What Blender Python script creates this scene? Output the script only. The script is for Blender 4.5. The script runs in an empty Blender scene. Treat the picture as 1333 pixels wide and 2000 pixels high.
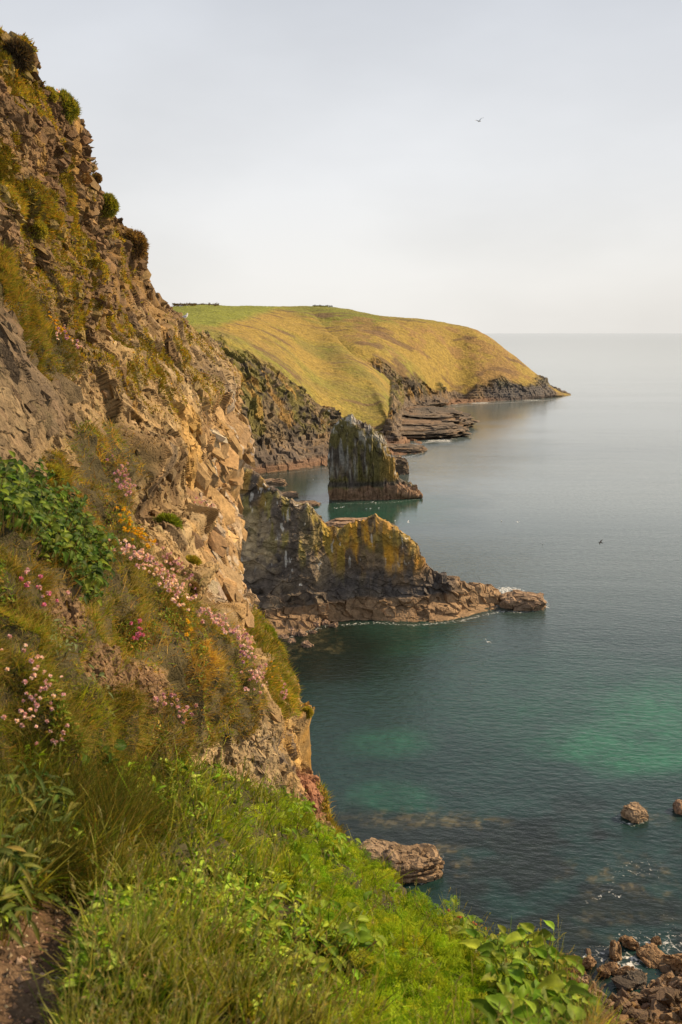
import bpy, math, random
import numpy as np
from math import radians as R

# ------------------------------------------------------------------ camera, sky, sun, exposure
SC = bpy.context.scene
COL = SC.collection
CAM_H = 45.0                      # eye height above the sea
PITCH = R(11.03)
FPX = 1800.0                      # focal length in pixels of the 1333 x 2000 picture
cam_d = bpy.data.cameras.new('camera'); cam = bpy.data.objects.new('camera', cam_d); COL.objects.link(cam)
cam_d.sensor_fit = 'VERTICAL'; cam_d.sensor_height = 36.0; cam_d.lens = 36.0*FPX/2000.0
cam_d.clip_start = 0.1; cam_d.clip_end = 60000
cam_d.dof.use_dof = True; cam_d.dof.focus_distance = 14.0; cam_d.dof.aperture_fstop = 6.3
cam.location = (0, 0, CAM_H); cam.rotation_euler = (math.pi/2-PITCH, 0, 0)
SC.camera = cam
SC.view_settings.view_transform = 'Standard'; SC.view_settings.look = 'None'
SC.view_settings.gamma = 1.0; SC.view_settings.exposure = 0.54

SUN_AZ, SUN_EL = R(66), R(34)     # azimuth measured from the view direction (+Y) towards +X
sd = bpy.data.lights.new('sun', 'SUN'); so = bpy.data.objects.new('sun', sd); COL.objects.link(so)
sd.energy = 4.6; sd.angle = R(1.0); sd.color = (1.0, 0.76, 0.47)
from mathutils import Vector, Matrix
sv = Vector((math.sin(SUN_AZ)*math.cos(SUN_EL), math.cos(SUN_AZ)*math.cos(SUN_EL), math.sin(SUN_EL)))
so.rotation_euler = sv.to_track_quat('Z', 'Y').to_euler()

W = bpy.data.worlds.new('World'); SC.world = W; W.use_nodes = True
wn, wl = W.node_tree.nodes, W.node_tree.links
bg = wn['Background']; bg.inputs['Strength'].default_value = 0.074
sky = wn.new('ShaderNodeTexSky'); sky.sky_type = 'NISHITA'; sky.sun_disc = False
sky.sun_elevation = SUN_EL; sky.sun_rotation = SUN_AZ; sky.dust_density = 3.0; sky.air_density = 1.0
tc = wn.new('ShaderNodeTexCoord'); sep = wn.new('ShaderNodeSeparateXYZ'); wl.new(tc.outputs['Generated'], sep.inputs[0])
# thin high cloud veil: brighter and warmer low down, streaky and greyer aloft
ramp = wn.new('ShaderNodeValToRGB'); wl.new(sep.outputs['Z'], ramp.inputs[0])
cr = ramp.color_ramp
cr.elements[0].position = 0.0; cr.elements[0].color = (0.87, 0.845, 0.80, 1)
cr.elements[1].position = 0.60; cr.elements[1].color = (0.40, 0.42, 0.475, 1)
e = cr.elements.new(0.16); e.color = (0.785, 0.79, 0.80, 1)
e = cr.elements.new(0.34); e.color = (0.62, 0.645, 0.69, 1)
mp = wn.new('ShaderNodeMapping'); mp.inputs['Scale'].default_value = (1.3, 1.3, 3.2); mp.inputs['Rotation'].default_value = (0.25, 0.12, 0.3)
nz = wn.new('ShaderNodeTexNoise'); nz.inputs['Scale'].default_value = 1.6; nz.inputs['Detail'].default_value = 5; nz.inputs['Roughness'].default_value = 0.5
wl.new(tc.outputs['Generated'], mp.inputs[0]); wl.new(mp.outputs[0], nz.inputs['Vector'])
mr = wn.new('ShaderNodeMapRange'); mr.inputs[1].default_value = 0.35; mr.inputs[2].default_value = 0.68
mr.inputs[3].default_value = 0.91*10; mr.inputs[4].default_value = 1.08*10; wl.new(nz.outputs[0], mr.inputs[0])
vm = wn.new('ShaderNodeVectorMath'); vm.operation = 'SCALE'; wl.new(ramp.outputs[0], vm.inputs[0]); wl.new(mr.outputs[0], vm.inputs['Scale'])
mx = wn.new('ShaderNodeMix'); mx.data_type = 'RGBA'; mx.inputs[0].default_value = 0.90
wl.new(sky.outputs[0], mx.inputs[6]); wl.new(vm.outputs[0], mx.inputs[7]); wl.new(mx.outputs[2], bg.inputs['Color'])

SC.cycles.max_bounces = 5; SC.cycles.diffuse_bounces = 3; SC.cycles.glossy_bounces = 2
SC.cycles.transmission_bounces = 3; SC.cycles.caustics_reflective = False; SC.cycles.caustics_refractive = False

# ------------------------------------------------------------------ projection helpers (photo pixel + distance -> world point)
cp, sp_ = math.cos(PITCH), math.sin(PITCH)
def P(px, py, Y):
    """World point seen at photo pixel px,py lying Y metres ahead."""
    a = (np.asarray(px, float)-666.5)/FPX; b = (1000-np.asarray(py, float))/FPX
    dx = a; dy = b*sp_+cp; dz = b*cp-sp_
    Y = np.asarray(Y, float)
    return np.stack(np.broadcast_arrays(dx/dy*Y, Y, dz/dy*Y+CAM_H), -1)
def WD(py):
    """Distance ahead of the sea surface at photo row py."""
    b = (1000-np.asarray(py, float))/FPX
    return CAM_H*(b*sp_+cp)/-(b*cp-sp_)
def proj(p):
    x, y, z = p[..., 0], p[..., 1], p[..., 2]-CAM_H
    f = y*cp-z*sp_; u = y*sp_+z*cp
    return 666.5+FPX*x/f, 1000-FPX*u/f

# ------------------------------------------------------------------ numpy noise
def _h(ix, iy, iz, s):
    n = (ix.astype(np.int64)*374761393 + iy.astype(np.int64)*668265263 + iz.astype(np.int64)*2147483647 + s*974711) & 0xffffffff
    n = ((n ^ (n >> 13))*1274126177) & 0xffffffff
    n = ((n ^ (n >> 16))*2246822519) & 0xffffffff
    return (n ^ (n >> 15))
def h01(ix, iy, iz, s=0): return (_h(ix, iy, iz, s) & 0xffffff)/float(0xffffff)
def vnoise(p, s=0):
    """Smooth value noise in -1..1."""
    f = np.floor(p); t = p-f; t = t*t*t*(t*(t*6-15)+10); i = f.astype(np.int64)
    x, y, z = i[..., 0], i[..., 1], i[..., 2]; tx, ty, tz = t[..., 0], t[..., 1], t[..., 2]
    def c(a, b, d): return h01(x+a, y+b, z+d, s)
    x00 = c(0,0,0)*(1-tx)+c(1,0,0)*tx; x10 = c(0,1,0)*(1-tx)+c(1,1,0)*tx
    x01 = c(0,0,1)*(1-tx)+c(1,0,1)*tx; x11 = c(0,1,1)*(1-tx)+c(1,1,1)*tx
    return ((x00*(1-ty)+x10*ty)*(1-tz)+(x01*(1-ty)+x11*ty)*tz)*2-1
def fbm(p, o=4, s=0, g=0.5):
    r = 0; a = 1; n = 0
    for k in range(o):
        r = r+a*vnoise(p*2**k+k*17.3, s+k); n += a; a *= g
    return r/n
def ridge(p, o=3, s=0):
    r = 0; a = 1; n = 0
    for k in range(o):
        r = r+a*(1-2*np.abs(vnoise(p*2.1**k+k*9.1, s+k))); n += a; a *= 0.5
    return r/n
def facets(p, s=0, tilt=1.0, chunk=250000):
    """Angular blocks: every Voronoi cell is a randomly tilted, randomly raised plane. Returns displacement and edge distance."""
    sh = p.shape[:-1]; q = p.reshape(-1, 3); out = np.empty(len(q)); ed = np.empty(len(q)); cid = np.empty(len(q))
    for c0 in range(0, len(q), chunk):
        a = q[c0:c0+chunk]; f = np.floor(a).astype(np.int64)
        best = np.full(len(a), 9.0); sec = np.full(len(a), 9.0); val = np.zeros(len(a)); idd = np.zeros(len(a))
        for dx in (-1, 0, 1):
            for dy in (-1, 0, 1):
                for dz in (-1, 0, 1):
                    ix, iy, iz = f[:, 0]+dx, f[:, 1]+dy, f[:, 2]+dz
                    hh = _h(ix, iy, iz, s)
                    jx = (hh & 1023)/1023.; jy = ((hh >> 10) & 1023)/1023.; jz = ((hh >> 20) & 1023)/1023.
                    rx = a[:, 0]-(ix+0.15+0.7*jx); ry = a[:, 1]-(iy+0.15+0.7*jy); rz = a[:, 2]-(iz+0.15+0.7*jz)
                    d = rx*rx+ry*ry+rz*rz
                    h2 = (hh*2654435761) & 0xffffffff
                    tx = (h2 & 1023)/511.5-1; ty = ((h2 >> 10) & 1023)/511.5-1; tz = ((h2 >> 20) & 1023)/511.5-1
                    v = (jy+jx-1)*0.6+tilt*(rx*tx+ry*ty+rz*tz)
                    m = d < best
                    sec = np.where(m, best, np.minimum(sec, d)); best = np.where(m, d, best); val = np.where(m, v, val); idd = np.where(m, jz, idd)
        out[c0:c0+chunk] = val; ed[c0:c0+chunk] = np.sqrt(sec)-np.sqrt(best); cid[c0:c0+chunk] = idd
    return out.reshape(sh), ed.reshape(sh), cid.reshape(sh)
def sstep(a, b, x):
    t = np.clip((x-a)/(b-a), 0, 1); return t*t*(3-2*t)
def rotm(ax, ang):
    return np.array(Matrix.Rotation(ang, 3, ax))
def poly_mask(px, py, poly, soft=12):
    """Soft 0..1 mask of a polygon, positive inside."""
    px = np.asarray(px, float); py = np.asarray(py, float)
    ins = np.zeros(px.shape, bool); dmin = np.full(px.shape, 1e9)
    n = len(poly)
    for i in range(n):
        x0, y0 = poly[i]; x1, y1 = poly[(i+1) % n]
        cond = ((y0 > py) != (y1 > py))
        with np.errstate(divide='ignore', invalid='ignore'):
            xi = (x1-x0)*(py-y0)/((y1-y0) if y1 != y0 else 1e-9)+x0
        ins ^= cond & (px < xi)
        ex, ey = x1-x0, y1-y0; L = ex*ex+ey*ey+1e-9
        t = np.clip(((px-x0)*ex+(py-y0)*ey)/L, 0, 1)
        dmin = np.minimum(dmin, np.hypot(px-x0-t*ex, py-y0-t*ey))
    sdist = np.where(ins, dmin, -dmin)
    return np.clip(0.5+sdist/(2*soft), 0, 1)
def mixc(a, b, t): return a*(1-t[..., None])+np.asarray(b, float)*t[..., None]

# ------------------------------------------------------------------ mesh helpers
def tag(o, label=None, cat=None, group=None, kind=None):
    if label: o['label'] = label
    if cat: o['category'] = cat
    if group: o['group'] = group
    if kind: o['kind'] = kind
    return o
def empty(name, loc):
    o = bpy.data.objects.new(name, None); COL.objects.link(o); o.location = [float(v) for v in loc]; o.empty_display_size = 0.1
    return o
def raw_mesh(name, V, F, col=None, smooth=False, mat=None):
    """Mesh from a vertex array and an (n,k) face index array (all faces the same size)."""
    me = bpy.data.meshes.new(name); V = np.ascontiguousarray(V, np.float32).reshape(-1, 3); F = np.ascontiguousarray(F, np.int32); n, k = F.shape
    me.vertices.add(len(V)); me.vertices.foreach_set('co', V.ravel())
    me.loops.add(n*k); me.loops.foreach_set('vertex_index', F.ravel())
    me.polygons.add(n); me.polygons.foreach_set('loop_start', np.arange(0, n*k, k, dtype=np.int32))
    me.polygons.foreach_set('use_smooth', np.full(n, smooth))
    me.update(calc_edges=True)
    if col is not None:
        at = me.color_attributes.new('Col', 'FLOAT_COLOR', 'POINT')
        c4 = np.ones((len(V), 4), np.float32); c4[:, :3] = np.clip(col.reshape(-1, 3), 0, 1); at.data.foreach_set('color', c4.ravel())
    if mat: me.materials.append(mat)
    return me
def link(name, me, parent=None, loc=None):
    o = bpy.data.objects.new(name, me); COL.objects.link(o)
    if parent: o.parent = parent
    if loc is not None: o.location = [float(v) for v in loc]
    return o
def grid_faces(ny, nx):
    i = np.arange(ny-1)[:, None]*nx+np.arange(nx-1)[None, :]
    return np.stack([i, i+1, i+nx+1, i+nx], -1).reshape(-1, 4)
def grid_normals(G, flip_to_cam=True):
    dy = np.gradient(G, axis=0); dx = np.gradient(G, axis=1); n = np.cross(dx, dy)
    n /= np.linalg.norm(n, axis=-1, keepdims=True)+1e-12
    if flip_to_cam:
        v = np.array([0, 0, CAM_H])-G; s = np.sign((n*v).sum(-1).mean()); n = n*s
    return n
def blur(A, k):
    """Box blur, two passes, of a 2-D field."""
    for _ in range(2):
        for ax in (0, 1):
            pad = [(0, 0)]*A.ndim; pad[ax] = (k, k); B = np.pad(A, pad, mode='edge'); c = np.cumsum(B, axis=ax)
            c = np.concatenate([np.zeros_like(np.take(c, [0], axis=ax)), c], axis=ax); n = A.shape[ax]
            A = (np.take(c, np.arange(2*k+1, 2*k+1+n), axis=ax)-np.take(c, np.arange(0, n), axis=ax))/(2*k+1)
    return A
def resample(C, n, closed=False):
    """Resample control polyline(s) C (k, ..., 3) to n points along axis 0, Catmull-Rom (tension eased)."""
    C = np.asarray(C, float); k = len(C)
    Q = np.concatenate([[2*C[0]-C[1]], C, [2*C[-1]-C[-2]]])
    t = np.linspace(0, k-1-1e-9, n); i = t.astype(int); f = (t-i).reshape((-1,)+(1,)*(C.ndim-1))
    a, b, c, d = Q[i], Q[i+1], Q[i+2], Q[i+3]; m0 = (c-a)*0.35; m1 = (d-b)*0.35
    f2, f3 = f*f, f*f*f
    return (2*f3-3*f2+1)*b+(f3-2*f2+f)*m0+(-2*f3+3*f2)*c+(f3-f2)*m1

# ------------------------------------------------------------------ materials
def new_mat(name):
    m = bpy.data.materials.new(name); m.use_nodes = True; nt = m.node_tree
    return m, nt.nodes, nt.links, nt.nodes['Principled BSDF']
def rock_material(name, sc1=6.0, sc2=40.0, bump=0.6, dist=0.02, rough=0.85, spec=0.25):
    m, n, l, b = new_mat(name)
    at = n.new('ShaderNodeAttribute'); at.attribute_name = 'Col'
    ge = n.new('ShaderNodeNewGeometry')
    a = n.new('ShaderNodeTexNoise'); a.inputs['Scale'].default_value = sc1; a.inputs['Detail'].default_value = 8; a.inputs['Roughness'].default_value = 0.65
    c = n.new('ShaderNodeTexNoise'); c.inputs['Scale'].default_value = sc2; c.inputs['Detail'].default_value = 4
    v = n.new('ShaderNodeTexVoronoi'); v.inputs['Scale'].default_value = sc1*1.7; v.feature = 'DISTANCE_TO_EDGE'
    for t in (a, c, v): l.new(ge.outputs['Position'], t.inputs['Vector'])
    mr = n.new('ShaderNodeMapRange'); mr.inputs[1].default_value = 0.3; mr.inputs[2].default_value = 0.7; mr.inputs[3].default_value = 0.62; mr.inputs[4].default_value = 1.38
    l.new(a.outputs[0], mr.inputs[0])
    mr2 = n.new('ShaderNodeMapRange'); mr2.inputs[1].default_value = 0.3; mr2.inputs[2].default_value = 0.7; mr2.inputs[3].default_value = 0.8; mr2.inputs[4].default_value = 1.2
    l.new(c.outputs[0], mr2.inputs[0])
    mu = n.new('ShaderNodeMath'); mu.operation = 'MULTIPLY'; l.new(mr.outputs[0], mu.inputs[0]); l.new(mr2.outputs[0], mu.inputs[1])
    vs = n.new('ShaderNodeVectorMath'); vs.operation = 'SCALE'; l.new(at.outputs['Color'], vs.inputs[0]); l.new(mu.outputs[0], vs.inputs['Scale'])
    l.new(vs.outputs[0], b.inputs['Base Color'])
    ad = n.new('ShaderNodeMath'); ad.operation = 'ADD'; l.new(a.outputs[0], ad.inputs[0])
    m2 = n.new('ShaderNodeMath'); m2.operation = 'MULTIPLY'; m2.inputs[1].default_value = 0.35; l.new(c.outputs[0], m2.inputs[0]); l.new(m2.outputs[0], ad.inputs[1])
    vv = n.new('ShaderNodeMath'); vv.operation = 'MINIMUM'; vv.inputs[1].default_value = 0.12; l.new(v.outputs['Distance'], vv.inputs[0])
    ad2 = n.new('ShaderNodeMath'); ad2.operation = 'ADD'; l.new(ad.outputs[0], ad2.inputs[0]); l.new(vv.outputs[0], ad2.inputs[1])
    bu = n.new('ShaderNodeBump'); bu.inputs['Strength'].default_value = bump; bu.inputs['Distance'].default_value = dist
    l.new(ad2.outputs[0], bu.inputs['Height']); l.new(bu.outputs[0], b.inputs['Normal'])
    b.inputs['Roughness'].default_value = rough; b.inputs['Specular IOR Level'].default_value = spec
    return m
def leaf_material(name, trans=0.35, rough=0.5, spec=0.3, nscale=30.0):
    m, n, l, b = new_mat(name)
    at = n.new('ShaderNodeAttribute'); at.attribute_name = 'Col'
    ge = n.new('ShaderNodeNewGeometry')
    a = n.new('ShaderNodeTexNoise'); a.inputs['Scale'].default_value = nscale; a.inputs['Detail'].default_value = 3; l.new(ge.outputs['Position'], a.inputs['Vector'])
    mr = n.new('ShaderNodeMapRange'); mr.inputs[1].default_value = 0.3; mr.inputs[2].default_value = 0.7; mr.inputs[3].default_value = 0.75; mr.inputs[4].default_value = 1.25; l.new(a.outputs[0], mr.inputs[0])
    vs = n.new('ShaderNodeVectorMath'); vs.operation = 'SCALE'; l.new(at.outputs['Color'], vs.inputs[0]); l.new(mr.outputs[0], vs.inputs['Scale'])
    l.new(vs.outputs[0], b.inputs['Base Color'])
    b.inputs['Roughness'].default_value = rough; b.inputs['Specular IOR Level'].default_value = spec
    tr = n.new('ShaderNodeBsdfTranslucent'); g = n.new('ShaderNodeVectorMath'); g.operation = 'MULTIPLY'; g.inputs[1].default_value = (1.5, 1.35, 0.5)
    l.new(vs.outputs[0], g.inputs[0]); l.new(g.outputs[0], tr.inputs['Color'])
    ms = n.new('ShaderNodeMixShader'); ms.inputs[0].default_value = trans
    l.new(b.outputs[0], ms.inputs[1]); l.new(tr.outputs[0], ms.inputs[2]); l.new(ms.outputs[0], n['Material Output'].inputs['Surface'])
    return m
def plain_material(name, c, rough=0.6, spec=0.3, var=0.12, sc=20):
    m, n, l, b = new_mat(name)
    ge = n.new('ShaderNodeNewGeometry'); a = n.new('ShaderNodeTexNoise'); a.inputs['Scale'].default_value = sc; a.inputs['Detail'].default_value = 3; l.new(ge.outputs['Position'], a.inputs['Vector'])
    r = n.new('ShaderNodeValToRGB'); l.new(a.outputs[0], r.inputs[0])
    r.color_ramp.elements[0].position = 0.3; r.color_ramp.elements[0].color = (*[max(0, v*(1-var)) for v in c], 1)
    r.color_ramp.elements[1].position = 0.7; r.color_ramp.elements[1].color = (*[min(1, v*(1+var)) for v in c], 1)
    l.new(r.outputs[0], b.inputs['Base Color']); b.inputs['Roughness'].default_value = rough; b.inputs['Specular IOR Level'].default_value = spec
    return m
M_CLIFF = rock_material('near_rock', 9.0, 70.0, 0.9, 0.03)
M_FAR = rock_material('far_rock', 0.55, 3.2, 0.9, 0.5)
M_MID = rock_material('mid_rock', 1.3, 8.0, 0.9, 0.15)
M_SOIL = rock_material('path_soil', 14.0, 90.0, 0.7, 0.02)
M_GRASS = leaf_material('grass_blades', 0.34, 0.7, 0.06)
M_LEAF = leaf_material('broad_leaves', 0.34, 0.5, 0.10, 40.0)
M_DRY = leaf_material('dry_grass', 0.3, 0.7, 0.05)
M_PETAL = leaf_material('petals', 0.3, 0.6, 0.2, 60.0)

# palettes (linear albedo)
TAN = np.array([.30, .20, .088]); PALE = np.array([.40, .30, .165]); BROWN = np.array([.115, .070, .030]); GREY = np.array([.115, .09, .062])
DARK = np.array([.05, .042, .038]); OCHRE = np.array([.40, .23, .05]); MOSS = np.array([.20, .165, .03]); GRN = np.array([.09, .12, .02])
ORANGE = np.array([.50, .25, .025]); WHITE = np.array([.62, .58, .50]); RED = np.array([.22, .09, .055]); RUST = np.array([.24, .13, .07])

# ------------------------------------------------------------------ near cliff
rows = [  # photo row, silhouette column, [(column, distance ahead) ...]
 (-160, -150, [(-420, 8), (-150, 9)]), (0, -40, [(-420, 7.5), (-40, 9.8)]), (55, -6, [(-420, 7), (-6, 10.3)]), (62, 2, [(-420, 7), (2, 10.4)]), (84, 6, [(-420, 7), (6, 10.5)]), (92, 28, [(-420, 6.9), (28, 10.6)]),
 (115, 50, [(-420, 6.8), (0, 9.6), (50, 10.8)]), (150, 66, [(-420, 6.6), (0, 9.3), (66, 11.2)]), (172, 86, [(-420, 6.5), (0, 9.2), (86, 11.8)]),
 (200, 118, [(-420, 6.4), (0, 9), (118, 12.3)]), (232, 142, [(-420, 6.3), (0, 8.8), (142, 13)]), (256, 158, [(-420, 6.2), (0, 8.6), (100, 10.5), (158, 13.5)]),
 (300, 172, [(-420, 6), (0, 8.3), (100, 10.6), (172, 14.5)]), (355, 188, [(-420, 5.8), (0, 8), (100, 10.5), (188, 15.5)]), (395, 222, [(-420, 5.7), (0, 7.8), (100, 10.2), (222, 17)]),
 (440, 240, [(-420, 5.5), (0, 7.6), (100, 10), (240, 18.5)]), (470, 283, [(-420, 5.4), (0, 7.4), (100, 9.8), (200, 14), (283, 20)]), (510, 289, [(-420, 5.3), (0, 7.2), (100, 9.4), (200, 13.4), (289, 21)]),
 (560, 300, [(-420, 5.1), (0, 6.9), (100, 8.9), (200, 12.8), (300, 23)]), (600, 335, [(-420, 5), (0, 6.7), (100, 8.6), (200, 12.2), (300, 21), (335, 27)]),
 (640, 385, [(-420, 4.9), (0, 6.4), (100, 8.2), (200, 11.6), (300, 18.5), (385, 30)]), (690, 445, [(-420, 4.8), (0, 6.1), (100, 7.8), (200, 10.8), (300, 16.5), (400, 26), (445, 33)]),
 (740, 478, [(-420, 4.6), (0, 5.8), (100, 7.4), (200, 10), (300, 15), (400, 23), (478, 34)]), (800, 472, [(-420, 4.4), (0, 5.5), (100, 6.9), (200, 9), (300, 13.8), (400, 20.5), (472, 31)]),
 (870, 460, [(-420, 4.1), (0, 5.1), (100, 6.3), (200, 8), (300, 12.4), (400, 18), (460, 27)]), (950, 462, [(-420, 3.7), (0, 4.6), (100, 5.6), (200, 6.8), (260, 8.6), (300, 11), (400, 16.5), (462, 25)]),
 (1050, 472, [(-420, 3.3), (0, 4.0), (100, 4.7), (200, 5.5), (290, 6.6), (330, 8.8), (400, 13), (472, 22)]), (1120, 476, [(-420, 3.1), (0, 3.7), (100, 4.3), (200, 4.9), (330, 6.2), (370, 8), (420, 11.5), (476, 19)]),
 (1180, 492, [(-420, 2.9), (0, 3.45), (100, 4), (200, 4.6), (350, 5.8), (400, 7.2), (450, 10), (492, 17)]), (1250, 538, [(-420, 2.8), (0, 3.2), (100, 3.7), (200, 4.25), (300, 4.9), (440, 6.3), (490, 8.2), (538, 13)]),
 (1320, 572, [(-420, 2.7), (0, 3.05), (100, 3.5), (200, 4.0), (300, 4.6), (480, 6.2), (520, 7.8), (572, 11)]), (1400, 608, [(-420, 2.6), (0, 2.95), (100, 3.3), (200, 3.8), (300, 4.4), (490, 6.4), (608, 9.5)]),
 (1450, 610, [(-420, 2.6), (0, 2.95), (200, 3.75), (340, 4.7), (500, 6.6), (610, 9)]), (1550, 640, [(-420, 2.6), (0, 2.95), (200, 3.7), (350, 4.8), (500, 6.6), (640, 8.6)]),
 (1600, 652, [(-420, 2.7), (0, 3.1), (200, 3.9), (350, 5.0), (500, 6.7), (652, 8.4)]), (1660, 690, [(-420, 2.9), (0, 3.4), (200, 4.2), (400, 5.6), (690, 8.0)]), (1730, 768, [(-420, 3.1), (0, 3.8), (400, 6), (768, 7.6)]), (1850, 860, [(-420, 3.6), (400, 6.4), (860, 7.0)]),
]
NY, NU, NW = 1500, 980, 50
ry = np.array([r[0] for r in rows], float); yy = np.interp(np.linspace(0, 1, NY), [0, 1], [ry[0], ry[-1]])
xs = np.interp(yy, ry, [r[1] for r in rows])
uu = np.linspace(0, 1, NU)
pxr = []; Dr = []
for r in rows:
    x = -420+(r[1]+420)*uu; pxr.append(x); Dr.append(np.interp(x, [c[0] for c in r[2]], np.log([c[1] for c in r[2]])))
Dr = np.array(Dr); D = np.empty((NY, NU))
for j in range(NU): D[:, j] = np.interp(yy, ry, Dr[:, j])
D = np.exp(blur(D, 14))
PX = -420+(xs[:, None]+420)*uu[None, :]; PY = np.repeat(yy[:, None], NU, 1)
G = P(PX, PY, D)
# hidden far side: over the crest at the top, down to the sea below
tw = (np.linspace(0, 1, NW+1)[1:])**1.6
low = sstep(430, 760, yy)[:, None, None]
edge = G[:, -1:, :]
d_up = np.array([-14.0, 7.0, -1.5]); drop = edge[..., 2:3]+2.0
d_dn = np.concatenate([-0.12*drop, 0.62*drop, -drop], -1)
t_ = tw[None, :, None]
wrap = edge+t_*(d_up*(1-low)+d_dn*low)+np.array([0, 0, -0.5])*(1-low)*np.sin(t_*3)
G = np.concatenate([G, wrap], 1); NX = NU+NW
PX = np.concatenate([PX, np.repeat(xs[:, None], NW, 1)+20*tw[None, :]], 1); PY = np.concatenate([PY, np.repeat(yy[:, None], NW, 1)], 1)
nrm = grid_normals(G); nrm = np.stack([blur(nrm[..., k], 10) for k in range(3)], -1); nrm /= np.linalg.norm(nrm, axis=-1, keepdims=True)
dist = np.linalg.norm(G-np.array([0, 0, CAM_H]), axis=-1)
nearf = sstep(14, 5, dist)
# zones (photo columns and rows of ground that carries plants)
wob = 28*fbm(G*1.1, 3, 5); PXw = PX+wob; PYw = PY+24*fbm(G*1.1+7, 3, 9)
BANK = [(-430, 1010), (-40, 1010), (75, 1120), (140, 1060), (140, 850), (205, 825), (250, 920), (248, 1000), (312, 1095), (372, 1170), (440, 1225), (492, 1290), (503, 1380), (470, 1440), (350, 1470), (345, 1540), (340, 1700), (-430, 1900)]
m_bank = poly_mask(PXw, PYw, BANK, 10)
m_soil = np.maximum(poly_mask(PXw, PYw, [(150, 1270), (230, 1255), (330, 1320), (320, 1400), (240, 1360), (150, 1340)], 12), poly_mask(PXw, PYw, [(90, 1160), (170, 1180), (130, 1260), (80, 1290)], 10)*0.8)
m_rib = poly_mask(PXw, PYw, [(-300, 420), (0, 500), (40, 545), (118, 655), (150, 715), (100, 745), (50, 680), (0, 600), (-300, 600)], 10)
m_mound = poly_mask(PXw, PYw, [(75, 890), (110, 880), (132, 930), (120, 985), (80, 990)], 8)
mossn = fbm(G*0.9+3, 4, 21)+0.35*fbm(G*6, 2, 8)
upper = poly_mask(PX, PY, [(-430, -200), (100, 150), (235, 440), (300, 560), (360, 640), (330, 760), (190, 640), (80, 470), (-430, 300)], 60)
upper2 = poly_mask(PX, PY, [(-430, 430), (160, 560), (330, 640), (440, 700), (400, 800), (260, 760), (180, 700), (60, 560)], 50)
m_moss = sstep(0.0, 0.30, mossn)*np.clip(upper*0.95+upper2*0.45, 0, 1)
m_edge = poly_mask(PXw, PYw, [(470, 1160), (500, 1160), (560, 1290), (600, 1380), (570, 1390), (530, 1300), (490, 1260)], 8)*0.9
m_edge2 = poly_mask(PXw, PYw, [(630, 1540), (665, 1560), (760, 1700), (800, 1760), (700, 1720), (640, 1640)], 8)
m_plants = np.clip(m_bank*(1-m_soil)+m_rib+m_mound+m_edge*0.8, 0, 1)
# rock relief
bed = np.array([0.62, 0.25, 0.74]); Rb = rotm('Y', R(-52)) @ rotm('X', R(18))
q = G @ Rb.T
warp = G+0.25*np.stack([fbm(G*0.8, 2, 31), fbm(G*0.8, 2, 32), fbm(G*0.8, 2, 33)], -1)
qa = (warp @ Rb.T)*np.array([0.55, 0.8, 1.9])
f2, e2, c2 = facets(qa*2.1+11, 2, 0.9); f3, e3, c3 = facets(qa*6.5+5, 3, 0.8)
farw = sstep(6, 18, dist)
da = np.clip(dist/26, .16, 1.25)
spc = np.maximum(np.linalg.norm(np.gradient(G, axis=0), axis=-1), np.linalg.norm(np.gradient(G, axis=1), axis=-1)); spc = blur(spc, 3)
k2 = sstep(.16, .05, spc); k3 = sstep(.06, .015, spc)
f0, e0, c0_ = facets(qa*0.95, 1, 0.8)
edgeu = np.concatenate([sstep(.80, 1.0, uu), np.ones(NW)])[None, :]
disp = (0.34*fbm(G*0.35, 3, 40)*da+0.26*f0*da*(1-.35*edgeu)+0.22*f2*da*k2*(1-.3*edgeu)+0.09*f3*np.clip(dist/14, .3, 1.3)*k3
        +0.16*fbm(G*1.7, 4, 61)*da+0.035*ridge(q*np.array([1.0, 1.5, 7.0]), 3, 50)*np.clip(dist/9, .4, 1.6)*k3+0.02*fbm(G*14, 2, 60)*k3)-.10*da*edgeu
for (bx, by, br, ba) in [(30, 118, 30, .06), (268, 485, 26, .15), (440, 720, 40, .15), (455, 748, 26, .15), (438, 850, 26, .5), (445, 885, 18, .6), (428, 935, 30, -.6), (410, 770, 34, .4),
                         (455, 1200, 32, .3), (520, 1285, 22, .25), (385, 1020, 24, .35), (372, 1140, 20, .3), (300, 990, 30, -.5), (280, 900, 55, .4), (200, 650, 40, -.35), (155, 690, 26, -.25), (600, 1390, 16, .15), (330, 640, 25, .3), (110, 560, 40, .15)]:
    disp += ba*np.exp(-((PX-bx)**2+(PY-by)**2)/(br*br))

veg_d = 0.11*fbm(G*1.5, 3, 90)+0.09*ridge(G*2.6, 2, 92)-.03+0.045*fbm(G*7, 2, 91)
amp = (1-0.85*m_plants)
GD = G+nrm*(disp*amp+veg_d*m_plants)[..., None]
# colours
n1 = fbm(G*0.6, 4, 101); n2 = fbm(q*np.array([1.5, 2.0, 6.0]), 4, 102); n3 = fbm(G*3.5, 3, 103)
C = mixc(np.broadcast_to(BROWN, G.shape), TAN, sstep(-0.28, 0.35, n1+0.35*n2))
C = mixc(C, GREY, sstep(0.05, 0.4, fbm(G*0.5+20, 3, 104))*0.6)
wall = poly_mask(PX, PY, [(190, 600), (330, 590), (490, 700), (480, 1150), (620, 1400), (640, 1560), (540, 1560), (420, 1230), (300, 1050), (240, 880)], 45)
C = mixc(C, TAN*1.02, wall*0.55*sstep(-0.45, 0.3, n2+n3*0.5))
C = mixc(C, PALE, wall*sstep(0.05, 0.45, n3+0.5*n2)*0.5)
nose = poly_mask(PX, PY, [(395, 780), (480, 740), (480, 1000), (490, 1180), (545, 1250), (440, 1260), (400, 1100), (380, 960)], 20)
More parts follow.
